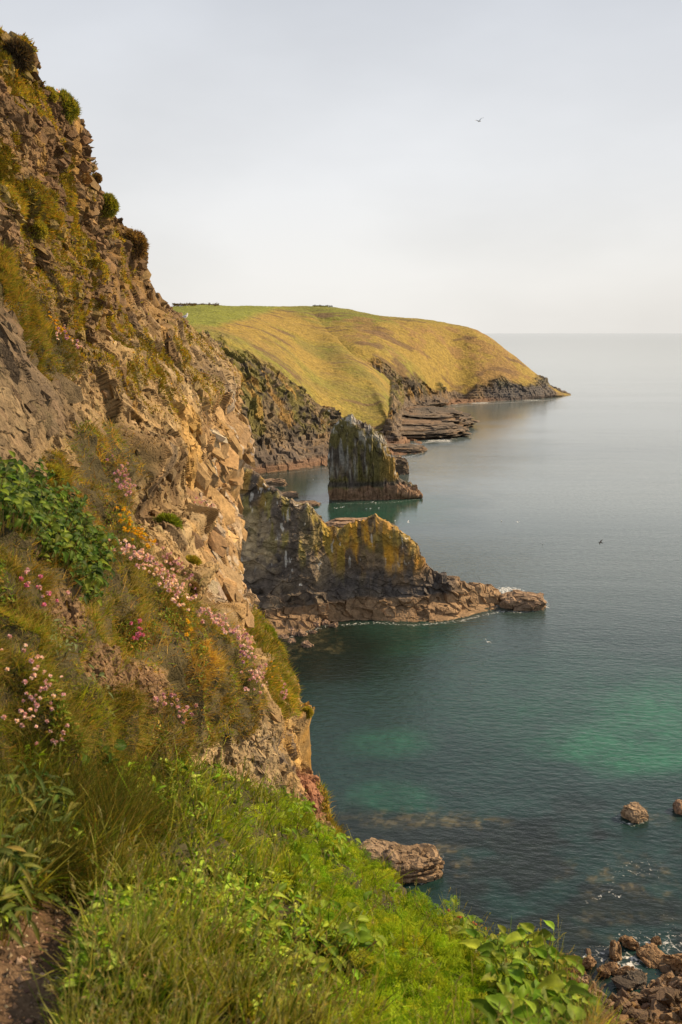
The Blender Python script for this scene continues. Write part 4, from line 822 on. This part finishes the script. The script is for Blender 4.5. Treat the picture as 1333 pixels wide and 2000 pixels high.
# seed heads of the meadow grass
p, nn, px, py = SB.sample(wg*(1-.8*fern)*(1-painted_shade_reg), 1500); n_ = len(p)
ds = unit(UP+.35*rvec(n_)); Ls = .10+.12*rng.random(n_)
bv = unit(rvec(n_)+np.array([.4, 0, -.5]))*.25
st_ = blades(p, ds, Ls, np.full(n_, .0014), bv, pick([[.2, .2, .06], [.28, .22, .08]], n_), 4, prof=np.ones(5))
tip = p+ds*Ls[:, None]+bv*Ls[:, None]; parts = [st_]
for k in range(7):
    o_ = tip-ds*(.004*k)[:, None] if False else tip-(ds+2*bv)*(.0045*k)
    parts.append(blades(o_, unit(ds+2*bv+.55*rvec(n_)), np.full(n_, .012), np.full(n_, .0032), rvec(n_)*.1, pick([[.27, .25, .10], [.33, .26, .11], [.22, .24, .08]], n_), 2, prof=np.array([.5, 1, .2])))
V, F, C_ = join(parts); tag(link('grass_seed_heads', raw_mesh('grass_seed_heads', V, F, C_, True, M_DRY)), 'pale seed heads rising above the meadow grass', 'grass', kind='stuff')
def herb_leaves(name, S, w, n, L, wl, cols, label):
    p, nn, px, py = S.sample(w, n); nr = unit(UP*.6+nn*.4+.6*rvec(n)); d = unit(rvec(n)+UP*.5); d = unit(d-nr*(d*nr).sum(-1, keepdims=True)*.8); Lf = L[0]+(L[1]-L[0])*rng.random(n)
    V, F, C_ = leaves(p+UP*(.01+.05*rng.random(n))[:, None], d, nr, Lf, Lf*wl, cols, .4, nl=5, nw=3)
    return tag(link(name, raw_mesh(name, V, F, C_, True, M_LEAF)), label, 'foliage', kind='stuff')
# feathery fronds
def fronds(p, nn, L, cols, rows_=10):
    n = len(p); d = unit(nn*.3+UP*.6+.75*rvec(n)); bv = unit(np.array([.1, -.1, -.8])+.5*rvec(n))*.55; c = pick(cols, n, .2)
    parts = [blades(p, d, L, np.full(n, .0016), bv, c, 4, prof=np.linspace(1, .4, 5))]
    view = unit(unit(EYE-p)+.6*rvec(n)+UP*.5)
    for k in range(rows_):
        t = .18+.8*k/rows_; q0 = p+d*(L*t)[:, None]+bv*(L*t*t)[:, None]; tan = unit(d+2*t*bv); side = unit(np.cross(tan, view))
        pl = L*.42*math.sin(math.pi*min(1, .25+.75*(1-t)*1.05))*(1-.35*t)
        for sg in (-1, 1):
            dp_ = unit(side*sg+tan*.55+.18*rvec(n)); parts.append(blades(q0, dp_, pl, np.full(n, .0022), tan*.15-UP*.12, c*(1+.1*rng.normal(size=(n, 1))), 2, prof=np.array([1, .9, .3])))
            for tt_ in (.35, .6, .85):
                q1 = q0+dp_*(pl*tt_)[:, None]
                for s2_ in (-1, 1):
                    parts.append(blades(q1, unit(dp_*.7+tan*s2_*.8+.2*rvec(n)), pl*.36*(1.15-tt_*.5), np.full(n, .0024), tan*0, c*(1+.14*rng.normal(size=(n, 1))), 1, prof=np.array([1, .35])))
    return join(parts)
p, nn, px, py = SB.sample(fern*wpath*(.06+.94*sstep(-.15, .1, fbm(SB.V*5.5, 3, 334)))+.05*poly_mask(pxb, pyb, [(350, 1520), (600, 1580), (560, 1700), (380, 1700)], 30)*0, 2500)
V, F, C_ = fronds(p+UP*.02, nn, .07+.09*rng.random(len(p)), [[.23, .36, .014], [.31, .43, .02], [.14, .25, .012], [.36, .42, .025]])
tag(link('feathery_herb_foliage', raw_mesh('feathery_herb_foliage', V, F, C_, True, M_GRASS)), 'bright green feathery herb leaves forming a soft mat along the ledge edge', 'foliage', kind='stuff')
# broad leaves
def leaves(p, d, nrm_, L, Wd, cols, curl=.35, fold=.25, ruf=.06, nl=7, nw=5, col=None, shape=.75):
    """Broad leaves as small curved sheets; nrm_ is the upper side."""
    n = len(p); t = np.linspace(0, 1, nl); u = np.linspace(-1, 1, nw)
    side = unit(np.cross(d, nrm_)); up = unit(np.cross(side, d)); prof = np.sin(np.pi*np.clip(t, 0, 1)**shape)**.8*(1-.15*t); prof[0] = .06; prof[-1] = .02
    T = t[None, :, None]; U = u[None, None, :]; ph = rng.random((n, 1, 1))*6
    lenp = L[:, None, None]*T*(1+0*U); hh = -curl*L[:, None, None]*T*T*(1+0*U)*(.5+rng.random((n, 1, 1)))+fold*Wd[:, None, None]*np.abs(U)*prof[None, :, None]+ruf*Wd[:, None, None]*np.sin(9*T+ph+U*2)*np.abs(U)
    ww = Wd[:, None, None]*.5*U*prof[None, :, None]
    V = p[:, None, None]+d[:, None, None]*lenp[..., None]+side[:, None, None]*ww[..., None]+up[:, None, None]*hh[..., None]
    i = np.arange(nl-1)[:, None]*nw+np.arange(nw-1)[None]; f = np.stack([i, i+1, i+nw+1, i+nw], -1).reshape(-1, 4); F = (np.arange(n)[:, None, None]*nl*nw+f[None]).reshape(-1, 4)
    c = pick(cols, n, .24) if col is None else col; rib = np.where(np.abs(u) < .1, 1.35, 1.0)[None, None, :, None]
    C_ = c[:, None, None]*rib*np.ones((n, nl, nw, 3)); return V.reshape(-1, 3), F, C_.reshape(-1, 3)
def leafy_plant(name, S, pp, poly, n, L, cols, label, cat, tall=.12, spread=.8, wl=.62, curl=.35, faceup=.55):
    """A many-leaved plant: a root Empty, its stems and its leaves."""
    w = poly_mask(S.px, S.py, poly, 10); p, nn, px, py = S.sample(w, n); o_ = p[np.argmin(p[:, 2])]; cen = p.mean(0); root = cen+(p-cen)*(.15 if n < 100 else 1)
    h = tall*(.25+.75*rng.random(n)); top_ = p+nn*(h*.5)[:, None]+UP*(h*.7)[:, None]+.25*tall*rvec(n)
    d = unit(rvec(n)*spread+UP*.25+nn*.3); nr = unit(UP*faceup+nn*.4+unit(EYE-p)*.35+.35*rvec(n)+np.array([.3, 0, 0])); d = unit(d-nr*(d*nr).sum(-1, keepdims=True)*.85)
    Lf = L[0]+(L[1]-L[0])*rng.random(n)**1.4
    lv = leaves(top_, d, nr, Lf, Lf*wl*(.8+.4*rng.random(n)), cols, curl)
    dv = top_-root; ln = np.linalg.norm(dv, axis=-1); V, F, C_ = join([lv, blades(root-nn*.01, unit(dv), ln, np.full(n, .004), rvec(n)*.05, pick([[.13, .17, .04], [.2, .14, .06]], n), 3, prof=np.ones(4))])
    r = link(name, raw_mesh(name, V-o_, F, C_, True, M_LEAF)); r.location = [float(x) for x in o_]; tag(r, label, cat)
    return r
DG = [[.05, .095, .010], [.075, .12, .012], [.032, .065, .008], [.12, .16, .015]]
leafy_plant('leafy_plant', SA, _pa, [(-120, 950), (20, 930), (75, 960), (90, 985), (160, 1010), (200, 1070), (200, 1130), (180, 1180), (150, 1190), (110, 1130), (60, 1075), (-120, 1080)], 2600, (.028, .068), DG, 'dark glossy leafy bush spilling over the grass bank at the left edge', 'plant', .13)
BG = [[.12, .21, .012], [.16, .25, .018], [.09, .16, .01], [.21, .27, .025], [.20, .24, .022]]
leafy_plant('leafy_plant', SB, _pb, [(890, 1832), (960, 1880), (1050, 1930), (1120, 1978), (1150, 2040), (1150, 2200), (1000, 2200), (960, 1990), (900, 1900)], 900, (.035, .082), BG, 'large bright green broad leaved plant on the ledge edge at bottom right', 'plant', .13, wl=.66)
leafy_plant('dock_plant', SB, _pb, [(560, 1850), (700, 1830), (730, 1940), (640, 1980), (560, 1930)], 80, (.045, .075), BG, 'rounded broad leaves standing among the feathery herb in the centre foreground', 'plant', .11)
leafy_plant('dock_plant', SB, _pb, [(460, 1830), (530, 1800), (560, 1850), (500, 1890)], 16, (.06, .09), BG, 'upright pointed leaves in the meadow grass left of the rounded leaves', 'plant', .09, wl=.38)
leafy_plant('sea_beet', SA, _pa, [(110, 1470), (190, 1470), (190, 1540), (100, 1550)], 26, (.04, .07), DG, 'small dark round leaved plant in the shaded tussock above the path', 'plant', .08, wl=.8)
leafy_plant('plantain_weed', SB, _pb, [(-120, 1560), (60, 1560), (130, 1640), (90, 1750), (0, 1840), (-120, 1850)], 800, (.035, .085), [[.07, .10, .018], [.11, .13, .025], [.04, .07, .012], [.16, .15, .03]], 'grey green narrow leaved weeds left of the dirt path', 'plant', .10, wl=.24, curl=.5)
leafy_plant('mugwort', SA, _pa, [(75, 1240), (110, 1235), (115, 1290), (85, 1290)], 36, (.03, .055), [[.12, .15, .06], [.16, .18, .08]], 'small silvery leaved plant on bare soil in the bank', 'plant', .05, wl=.3)
leafy_plant('mugwort', SA, _pa, [(150, 1330), (195, 1325), (200, 1390), (155, 1390)], 44, (.03, .06), [[.11, .14, .05], [.15, .17, .07]], 'silvery leaved plant below the bare soil patch in the bank', 'plant', .06, wl=.3)
leafy_plant('alexanders', SB, _pb, [(540, 1590), (600, 1590), (690, 1680), (640, 1730), (560, 1690)], 220, (.03, .06), BG, 'leafy herb patch at the ledge lip under the red rock', 'plant', .09, wl=.55)['kind'] = 'stuff'

_fm = 1
hn = sstep(-.05, .25, fbm(SA.V*3.1, 3, 320))
herb_leaves('bank_herb_leaves', SA, wb*hn*(SA.px < 420), 9000, (.010, .03), .42, [[.11, .17, .015], [.18, .22, .03], [.07, .12, .012], [.28, .19, .04]], 'small green herb leaves mixed through the grass of the bank')
herb_leaves('meadow_herb_leaves', SB, wg*(1-.6*fern)*sstep(-.1, .3, fbm(SB.V*3.1, 3, 321)), 17000, (.015, .048), .40, [[.15, .26, .015], [.26, .36, .03], [.08, .15, .01], [.30, .36, .06]], 'small green herb leaves mixed through the meadow grass')
# cushions (thrift and heath mounds)
def cushion(name, px, py, rad, cols, label, cat='cushion plant', n=2600, S=SA, pp=_pa, Lk=.26, wk=.0011):
    c, nn = surf_at(S, pp, px, py); c = np.array(c); d_ = np.linalg.norm(c-EYE); r_ = rad*d_/FPX
    r = empty(name, c); tag(r, label, cat)
    s = rvec(n); s = unit(s+nn*.55+UP*.25); q = s*r_*(.72+.15*rng.random((n, 1)))*(1+.22*fbm(s*2.2+px, 2, 5)[:, None])
    V, F, C_ = blades(q, unit(s+.55*rvec(n)), r_*Lk*(.6+.8*rng.random(n)), np.maximum(.0015, wk*d_)*np.ones(n), rvec(n)*.2, pick(cols, n, .22), 2)
    link('foliage', raw_mesh(name+'_foliage', V, F, C_, True, M_GRASS), r)
    th, ph = np.meshgrid(np.linspace(0, np.pi, 14), np.linspace(0, 2*np.pi, 24), indexing='ij'); sv_ = np.stack([np.sin(th)*np.cos(ph), np.sin(th)*np.sin(ph), np.cos(th)], -1); vv = sv_*r_*.74*(1+.22*fbm(sv_*2.2+px, 2, 5)[..., None])
    link('root_mound', raw_mesh(name+'_mound', vv, grid_faces(14, 24), np.broadcast_to(np.array([.07, .05, .025]), vv.shape), True, M_SOIL), r)
    return r, c, nn, r_
CG = [[.20, .21, .03], [.28, .25, .045], [.15, .17, .025]]; CB = [[.20, .125, .055], [.26, .17, .08], [.14, .09, .04]]; CY = [[.34, .30, .045], [.25, .26, .04], [.38, .30, .06]]
cushion('thrift_cushion', 122, 212, 27, CG, 'round green thrift cushion crowning the highest ledge of the skyline')
cushion('thrift_cushion', 96, 188, 14, CY, 'small yellowish cushion left of the skyline thrift cushion')
cushion('thrift_cushion', 208, 402, 20, CG, 'olive cushion bulging from the skyline halfway down the crag')
cushion('heath_cushion', 262, 480, 26, CB, 'brown dead cushion overhanging the skyline below the olive cushion')
cushion('heath_cushion', 34, 112, 26, [[.06, .045, .03], [.09, .065, .04]], 'dark brown cushion under the very top of the crag')
cushion('thrift_cushion', 328, 1030, 27, [[.18, .25, .03], [.24, .27, .04], [.13, .18, .025]], 'green cushion on the cliff wall beside the pink topped one')
cushion('thrift_cushion', 374, 1105, 20, CY, 'yellow green oval cushion below the pink topped cushion')
cushion('thrift_cushion', 376, 1150, 14, CB, 'small brown cushion hanging at the bottom of the cushion group')
cushion('thrift_cushion', 516, 1245, 24, [[.20, .25, .03], [.27, .28, .045], [.15, .19, .025]], 'green tuft on the cliff edge above the dark inlet water')
cushion('thrift_cushion', 72, 450, 17, CY, 'small golden green cushion on the upper left rock')
cushion('thrift_cushion', 190, 348, 9, CB, 'tiny dark cushion on the skyline above the olive cushion')
cushion('thrift_cushion', 600, 1392, 11, CY, 'small green cushion on the cliff corner over the water')
cushion('thrift_cushion', 100, 935, 26, CY, 'yellow green mound tucked beside the grey slab at the left')

# flowers
def head_mesh(name, r, cols, npet=26, flat=1.0):
    s = rvec(npet); s[:, 2] = s[:, 2]*.8+.25; s = unit(s); p0 = s*r*.25
    V, F, C_ = blades(p0, s, np.full(npet, r*.8), np.full(npet, r*.75), rvec(npet)*.15, pick(cols, npet, .1), 2, prof=np.array([.5, 1, .7])); V[:, 2] *= flat
    return raw_mesh(name, V, F, C_, True, M_PETAL)
PINK = [head_mesh('pink_flower', .0105, [[.66, .40, .48], [.72, .48, .54], [.60, .32, .44]]) for _ in range(3)]
PALEP = [head_mesh('pale_flower', .0105, [[.82, .62, .62], [.86, .70, .68], [.76, .50, .54]]) for _ in range(3)]
MAG = [head_mesh('magenta_flower', .0125, [[.60, .16, .36], [.68, .25, .42]]) for _ in range(2)]
LIL = [head_mesh('lilac_flower', .0105, [[.50, .26, .45], [.60, .36, .52]]) for _ in range(2)]
YEL = [head_mesh('yellow_flower', .0095, [[.74, .46, .02], [.80, .56, .03], [.68, .38, .02]], flat=.7) for _ in range(3)]
def flower_clump(label, line, n, width, kinds, hgt=.072, size=1.0, name='thrift_plant', cat='flowers', S=SA, pp=_pa, group=None):
    line = np.array(line, float); seg = np.hypot(*np.diff(line, axis=0).T); cs = np.concatenate([[0], np.cumsum(seg)])
    c, nn = surf_at(S, pp, *line[len(line)//2]); r = empty(name, c); tag(r, label, cat, group); o_ = np.array(c)
    ps = []; tops = []
    for k in range(n):
        t = rng.random()*cs[-1]; x = np.interp(t, cs, line[:, 0])+rng.normal()*width; y = np.interp(t, cs, line[:, 1])+rng.normal()*width*.8
        q, qn = surf_at(S, pp, x, y); d = unit(UP*.7+qn*.5+.3*rvec(1)[0]+np.array([.15, -.1, 0])); h = hgt*(.7+.6*rng.random())
        ps.append(q); tops.append(q+d*h+.01*qn)
        o = bpy.data.objects.new('flower_head', kinds[rng.integers(len(kinds))]); COL.objects.link(o); o.parent = r; o.location = [float(v) for v in (q+d*h+.01*qn-o_)]
        s_ = size*(.75+.5*rng.random()); o.scale = (s_, s_, s_); o.rotation_euler = (rng.normal()*.4, rng.normal()*.4, rng.random()*6)
    ps = np.array(ps); tops = np.array(tops); dv = tops-ps; stm = blades(ps-o_, unit(dv), np.linalg.norm(dv, axis=-1), np.full(n, .0016), rvec(n)*.03, pick([[.2, .17, .06], [.14, .15, .04]], n), 2, prof=np.ones(3))
    m = 16*n; k = rng.integers(0, n, m); q = ps[k]-o_+rng.normal(size=(m, 3))*.018; lf_ = blades(q, unit(UP+.9*rvec(m)), .02+.025*rng.random(m), np.full(m, .003), rvec(m)*.3, pick([[.10, .14, .025], [.14, .15, .03], [.2, .15, .04]], m), 2); V, F, C_ = join([stm, lf_]); link('foliage', raw_mesh('thrift_foliage', V, F, C_, True, M_GRASS), r)
    return r
fc_ = flower_clump
fc_('pale pink thrift trailing in a long diagonal band down the grass bank', [(218, 1092), (255, 1105), (300, 1130), (335, 1165), (352, 1200)], 99, 10, PALEP+PALEP+PINK, size=1.25)
fc_('pink thrift along the crest of the bank behind the pale band', [(300, 1090), (335, 1115), (360, 1145), (372, 1190)], 34, 6, PINK+LIL)
fc_('pink thrift scattered where the bank bends, above the dense patch', [(378, 1205), (400, 1222), (432, 1240)], 40, 9, PINK+PALEP, size=1.2)
fc_('dense deep pink thrift patch on the seaward rim of the golden grass', [(448, 1240), (468, 1262), (470, 1290), (480, 1320), (492, 1350)], 96, 10, PINK+PALEP+LIL, size=1.2)
fc_('lilac pink thrift hanging on the brown grass strip beside the rock wall', [(212, 912), (228, 940), (238, 965), (245, 985)], 56, 8, LIL+PINK, size=1.1)
fc_('purplish thrift on the ledge below the upper yellow flowers', [(108, 655), (125, 675), (145, 692)], 38, 7, LIL+PALEP, size=1.15)
fc_('large pale pink thrift heads at the left edge above the path', [(-5, 1300), (40, 1330), (75, 1350), (20, 1400), (10, 1440)], 42, 20, PALEP+PINK, size=.7)
fc_('loose pink thrift at the lower left edge over the dark leaves', [(20, 1360), (60, 1400), (95, 1440), (30, 1480)], 16, 14, PINK, size=.75)
fc_('few magenta flowers alone in the middle of the bank', [(238, 1238), (258, 1245), (258, 1268), (248, 1265)], 9, 5, MAG, size=1.0)
fc_('small pink thrift group beside the pale soil at the foot of the bank', [(292, 1380), (330, 1392), (350, 1420)], 24, 8, PINK+LIL, size=1.0)
fc_('sparse pink buds over the dark green cushion bank at the left', [(30, 1180), (80, 1195), (50, 1150), (70, 1215)], 14, 18, MAG+PINK, size=.8)
fc_('pink thrift tuft next to yellow flowers on the outermost grass', [(545, 1345), (552, 1360), (540, 1375)], 12, 5, PINK, size=1.3)
fc_('pink thrift on top of the rock cushion on the cliff wall', [(385, 985), (400, 990), (410, 1000)], 16, 6, LIL+PINK, size=1.8)
fc_('faint pink thrift on the highest skyline cushions', [(90, 185), (120, 190), (150, 215)], 12, 7, PALEP, size=1.2)
fc_('yellow vetch flowers strung along the bank above the pale thrift', [(228, 1008), (238, 1030), (240, 1055), (262, 1062), (292, 1085)], 60, 7, YEL, name='yellow_vetch', size=1.3)
fc_('yellow vetch on the upper left ledge above the lilac thrift', [(85, 632), (100, 648), (122, 660), (145, 680)], 34, 5, YEL, name='yellow_vetch', size=1.2)
fc_('orange yellow vetch tuft on the grass at the cliff rim', [(515, 1300), (530, 1325), (535, 1345)], 14, 6, YEL, name='yellow_vetch', size=1.0)
fc_('single yellow blossoms dotted in the golden grass', [(340, 1235), (365, 1232), (350, 1262)], 4, 4, YEL, name='yellow_vetch', size=1.3)
fc_('scattered yellow vetch high on the light rock wall', [(230, 690), (300, 700), (320, 650), (350, 800)], 14, 14, YEL, name='yellow_vetch', size=1.8)
fc_('red thrift buds standing on the ledge rim against the sea', [(862, 1812), (890, 1820), (925, 1842)], 18, 5, [head_mesh('red_bud', .007, [[.55, .16, .12], [.62, .26, .2]])], hgt=.07, S=SB, pp=_pb)

# straw tuft at the right end of the ledge
ws = poly_mask(SB.px, SB.py, [(1110, 1960), (1165, 2000), (1175, 2200), (1130, 2200)], 8)
sward('straw_grass', SB, ws, 5000, (.06, .16), (.0018, .003), [[.36, .24, .10], [.30, .17, .07], [.42, .30, .14]], 'dry straw grass tuft on the right end of the ledge', upw=.7, spread=.5, bend=.4, nseg=4)
# pebbles and clods on the path
p, nn, px, py = SB.sample(np.clip(m_path[:SB.V.shape[0]]-.6, 0, 1)*(pxb > -60)*(pyb < 2060), 420)
sz = .003+.010*rng.random(len(p))**3; ic = np.array([[1, 0, 0], [-1, 0, 0], [0, 1, 0], [0, -1, 0], [0, 0, 1], [0, 0, -1]], float); fi = np.array([[0, 2, 4], [2, 1, 4], [1, 3, 4], [3, 0, 4], [2, 0, 5], [1, 2, 5], [3, 1, 5], [0, 3, 5]])
V = (p[:, None]+ic[None]*sz[:, None, None]*(.6+.8*rng.random((len(p), 6, 1)))).reshape(-1, 3); F = (np.arange(len(p))[:, None, None]*6+fi[None]).reshape(-1, 3)
tag(link('path_pebbles', raw_mesh('path_pebbles', V, F, np.repeat(pick([[.3, .2, .12], [.2, .13, .08], [.4, .3, .2]], len(p)), 6, 0), False, M_SOIL)), 'tiny pebbles and clods strewn on the dirt path', 'pebbles', kind='stuff')
# dry heathery slope behind the near shore
SS = Surf(SH, grid_normals(SH), SPX, SPY)
sward('shore_dry_grass', SS, up*(SPY < 2080), 40000, (.12, .28), (.015, .025), [[.20, .12, .06], [.26, .17, .09], [.14, .085, .045], [.16, .13, .04]], 'rusty dry grass on the lower slope in the bottom right corner', upw=.5, spread=.7, bend=.4, nseg=2)

# ------------------------------------------------------------------ birds, hedge, golfer
WHT = plain_material('gull_white', (.78, .77, .74), .6); GRYW = plain_material('gull_grey', (.33, .34, .36), .6); BLK = plain_material('dark_feather', (.02, .018, .017), .5); YB = plain_material('beak_yellow', (.6, .38, .05), .4)
def skin_body(name, verts, edges, rad, mat, parent=None, sub=1):
    me = bpy.data.meshes.new(name); me.from_pydata(verts, edges, []); o = bpy.data.objects.new(name, me); COL.objects.link(o); me.materials.append(mat)
    o.modifiers.new('skin', 'SKIN'); l_ = me.skin_vertices[0] if len(me.skin_vertices) else None
    if l_ is None:
        bpy.context.view_layer.objects.active = o; o.select_set(True); bpy.ops.mesh.customdata_skin_add(); l_ = me.skin_vertices[0]
    for i, r_ in enumerate(rad): l_.data[i].radius = (r_, r_) if not isinstance(r_, tuple) else r_
    l_.data[0].use_root = True; s_ = o.modifiers.new('sub', 'SUBSURF'); s_.levels = sub; s_.render_levels = sub
    if parent: o.parent = parent
    return o
def wing_mesh(name, pts, chords, mat, th=.012):
    V = []; F = []
    for i, (q, c) in enumerate(zip(pts, chords)):
        x, y, z = q; V += [(x, y+c*.5, z), (x, y, z+th), (x, y-c*.5, z-.005), (x, y, z-th*.6)]
    for i in range(len(pts)-1):
        for k in range(4): a = i*4+k; b_ = i*4+(k+1) % 4; F.append((a, b_, b_+4, a+4))
    F.append((0, 3, 2, 1)); e_ = (len(pts)-1)*4; F.append((e_, e_+1, e_+2, e_+3))
    me = bpy.data.meshes.new(name); me.from_pydata(V, [], F); me.materials.append(mat); return me
def flying_bird(loc, yaw, bank, span, mb, mw, label, cat='gull', group=None, up_=.35):
    r = empty('flying_gull' if cat == 'gull' else 'flying_seabird', loc); tag(r, label, cat, group); r.rotation_euler = (0, bank, yaw)
    s = span/1.3
    skin_body('body', [(0, -.26*s, 0), (0, -.16*s, 0), (0, 0, 0), (0, .14*s, .01*s), (0, .22*s, .03*s), (0, .28*s, .02*s)], [(0, 1), (1, 2), (2, 3), (3, 4), (4, 5)], [(.05*s, .012*s), .04*s, .065*s, .05*s, .038*s, .008*s], mb, r)
    for sg in (-1, 1):
        me = wing_mesh('wing', [(0, .03*s, .03*s), (sg*.25*s, .07*s, (.03+up_*.28)*s), (sg*.42*s, .03*s, (.03+up_*.42)*s), (sg*.65*s, -.08*s, (.03+up_*.35)*s)], [.16*s, .15*s, .12*s, .02*s], mw); link('wing', me, r)
    return r
flying_bird(P(937, 237, 75), R(35), R(-20), .95, WHT, GRYW, 'lone gull flying in the pale sky, wings raised', up_=.5)
flying_bird(P(1174, 1060, 80), R(60), R(-14), 1.1, BLK, BLK, 'dark cormorant flying low over the open water', 'cormorant', up_=.15)
flying_bird(P(588, 1143, 125), R(100), R(20), 1.3, WHT, WHT, 'white gull flying in front of the dark promontory face', up_=.5)
flying_bird(P(643, 803, 300), R(80), R(5), 2.2, WHT, WHT, 'white gull flying across the cove cliff behind the stack', up_=.3)
flying_bird(P(952, 1254, 115), R(20), R(35), 1.2, WHT, WHT, 'white gull flying alone over the green water below the tip rock', up_=.5)
for (x, y, D_) in [(669, 991, 225), (657, 993, 222), (727, 981, 235), (1012, 1020, 200), (798, 1020, 190)]:
    flying_bird(P(x, y, D_), rng.random()*6, rng.normal()*.2, 1.35, WHT, WHT, 'small white gull gliding low over the water near the sea stack', group='gulls gliding near the stack', up_=.25)
def float_gull(x, y):
    r = empty('floating_gull', at_sea(x, y, 0)); tag(r, 'tiny white gull sitting on the dark water in front of the sea stack', 'gull', 'gulls resting on the water'); r.rotation_euler = (0, 0, rng.random()*6)
    skin_body('body', [(0, -.22, .1), (0, -.1, .08), (0, .08, .09), (0, .15, .16), (0, .18, .24), (0, .25, .24)], [(0, 1), (1, 2), (2, 3), (3, 4), (4, 5)], [.015, .09, .10, .05, .05, .01], WHT, r)
for (x, y) in [(716, 994), (724, 994), (740, 993), (734, 983), (701, 976), (795, 974), (783, 1003), (612, 937), (606, 990), (980, 1018), (1060, 1063), (772, 1018)]: float_gull(x, y)
# perched gull on the ridge
c, nn = surf_at(SA, _pa, 357, 622); c = np.array(P(362, 626, np.linalg.norm(np.array(c)-EYE)*.97)); g = empty('perched_gull', c); tag(g, 'white gull standing on the cliff skyline in front of the green headland', 'gull'); g.rotation_euler = (0, 0, R(-70)); g.scale = (.5,)*3
skin_body('body', [(0, -.28, .10), (0, -.12, .14), (0, .04, .20), (0, .12, .30), (0, .14, .37), (0, .17, .38)], [(0, 1), (1, 2), (2, 3), (3, 4), (4, 5)], [.02, .08, .10, .055, .055, .03], WHT, g)
skin_body('beak', [(0, .18, .375), (0, .25, .36)], [(0, 1)], [.018, .008], YB, g)
for sg in (-1, 1):
    skin_body('leg', [(sg*.04, .0, .13), (sg*.04, .01, .0)], [(0, 1)], [.012, .01], YB, g)
    link('wing', wing_mesh('folded_wing', [(sg*.085, .03, .2), (sg*.09, -.1, .17), (sg*.05, -.3, .11)], [.12, .10, .02], GRYW, .03), g)
# golfer
fp = P(543, 605, 560); 
_ppB = proj(OB); _ppA = proj(OA)
def land_z(px, py):
    best = None
    for (O, pp) in ((OA, _ppA), (OB, _ppB)):
        d = (pp[0]-px)**2+(pp[1]-py)**2; i = np.unravel_index(np.argmin(d), d.shape)
        if best is None or d[i] < best[0]-30: best = (d[i], O[i])
    return best[1]
q = land_z(543, 606); pe = empty('person', q); tag(pe, 'tiny dark clothed person standing on the distant green headland turf', 'person')
CL = plain_material('dark_clothes', (.035, .035, .045), .8); SK = plain_material('skin_tone', (.45, .27, .18), .6)
skin_body('clothed_body', [(0, 0, .92), (0, 0, 1.15), (0, 0, 1.42), (0, 0, 1.52), (.20, 0, 1.40), (.26, .03, 1.12), (.24, .12, .88), (-.20, 0, 1.40), (-.26, .03, 1.12), (-.24, .12, .88), (.10, 0, .88), (.12, .02, .48), (.12, 0, .05), (-.10, 0, .88), (-.12, .02, .48), (-.12, 0, .05)],
          [(0, 1), (1, 2), (2, 3), (2, 4), (4, 5), (5, 6), (2, 7), (7, 8), (8, 9), (0, 10), (10, 11), (11, 12), (0, 13), (13, 14), (14, 15)], [.14, .13, .15, .06, .07, .05, .04, .07, .05, .04, .09, .065, .05, .09, .065, .05], CL, pe)
skin_body('head', [(0, 0, 1.52), (0, .01, 1.64), (0, .01, 1.72)], [(0, 1), (1, 2)], [.05, .10, .07], SK, pe)
# clifftop hedges: low thorn bushes on the skyline
def hedge(label, xs0, xs1, py, hgt, n, cols, dep):
    q = []; xx = np.linspace(xs0, xs1, 40); base = np.array([land_z(x, py) for x in xx]); k = rng.integers(0, 39, n); f = rng.random(n)[:, None]; b0 = base[k]*(1-f)+base[k+1]*f
    hh = hgt*(.5+.5*fbm(b0*.25, 2, 400))*rng.random(n)**.7*1.6; b0 = b0+np.stack([0*hh, rng.normal(size=n)*1.5, hh], -1); r = empty('hedge', base[20]); tag(r, label, 'hedge')
    V, F, C_ = blades(b0, unit(UP*.8+rvec(n)), .35+.5*rng.random(n), .18+.15*rng.random(n), rvec(n)*.3, pick(cols, n), 2); o_ = np.array(base[20]); link('foliage', raw_mesh('hedge_foliage', V-o_, F, C_, True, M_GRASS), r)
    st = base[::4]; V, F, C_ = blades(st-UP*.2, unit(UP+.2*rvec(len(st))), np.full(len(st), hgt*.7), np.full(len(st), .15), rvec(len(st))*.1, pick([[.08, .06, .04]], len(st)), 3, prof=np.ones(4)); link('stems', raw_mesh('hedge_stems', V-o_, F, C_, True, M_GRASS), r)
hedge('brown hedge along the skyline at the left end of the headland', 338, 428, 598, 1.9, 2600, [[.10, .075, .04], [.07, .06, .03], [.14, .09, .05]], 600)
hedge('short dark hedge on the headland skyline above the golden slope', 612, 650, 599, .9, 700, [[.07, .06, .035], [.05, .055, .025]], 690)
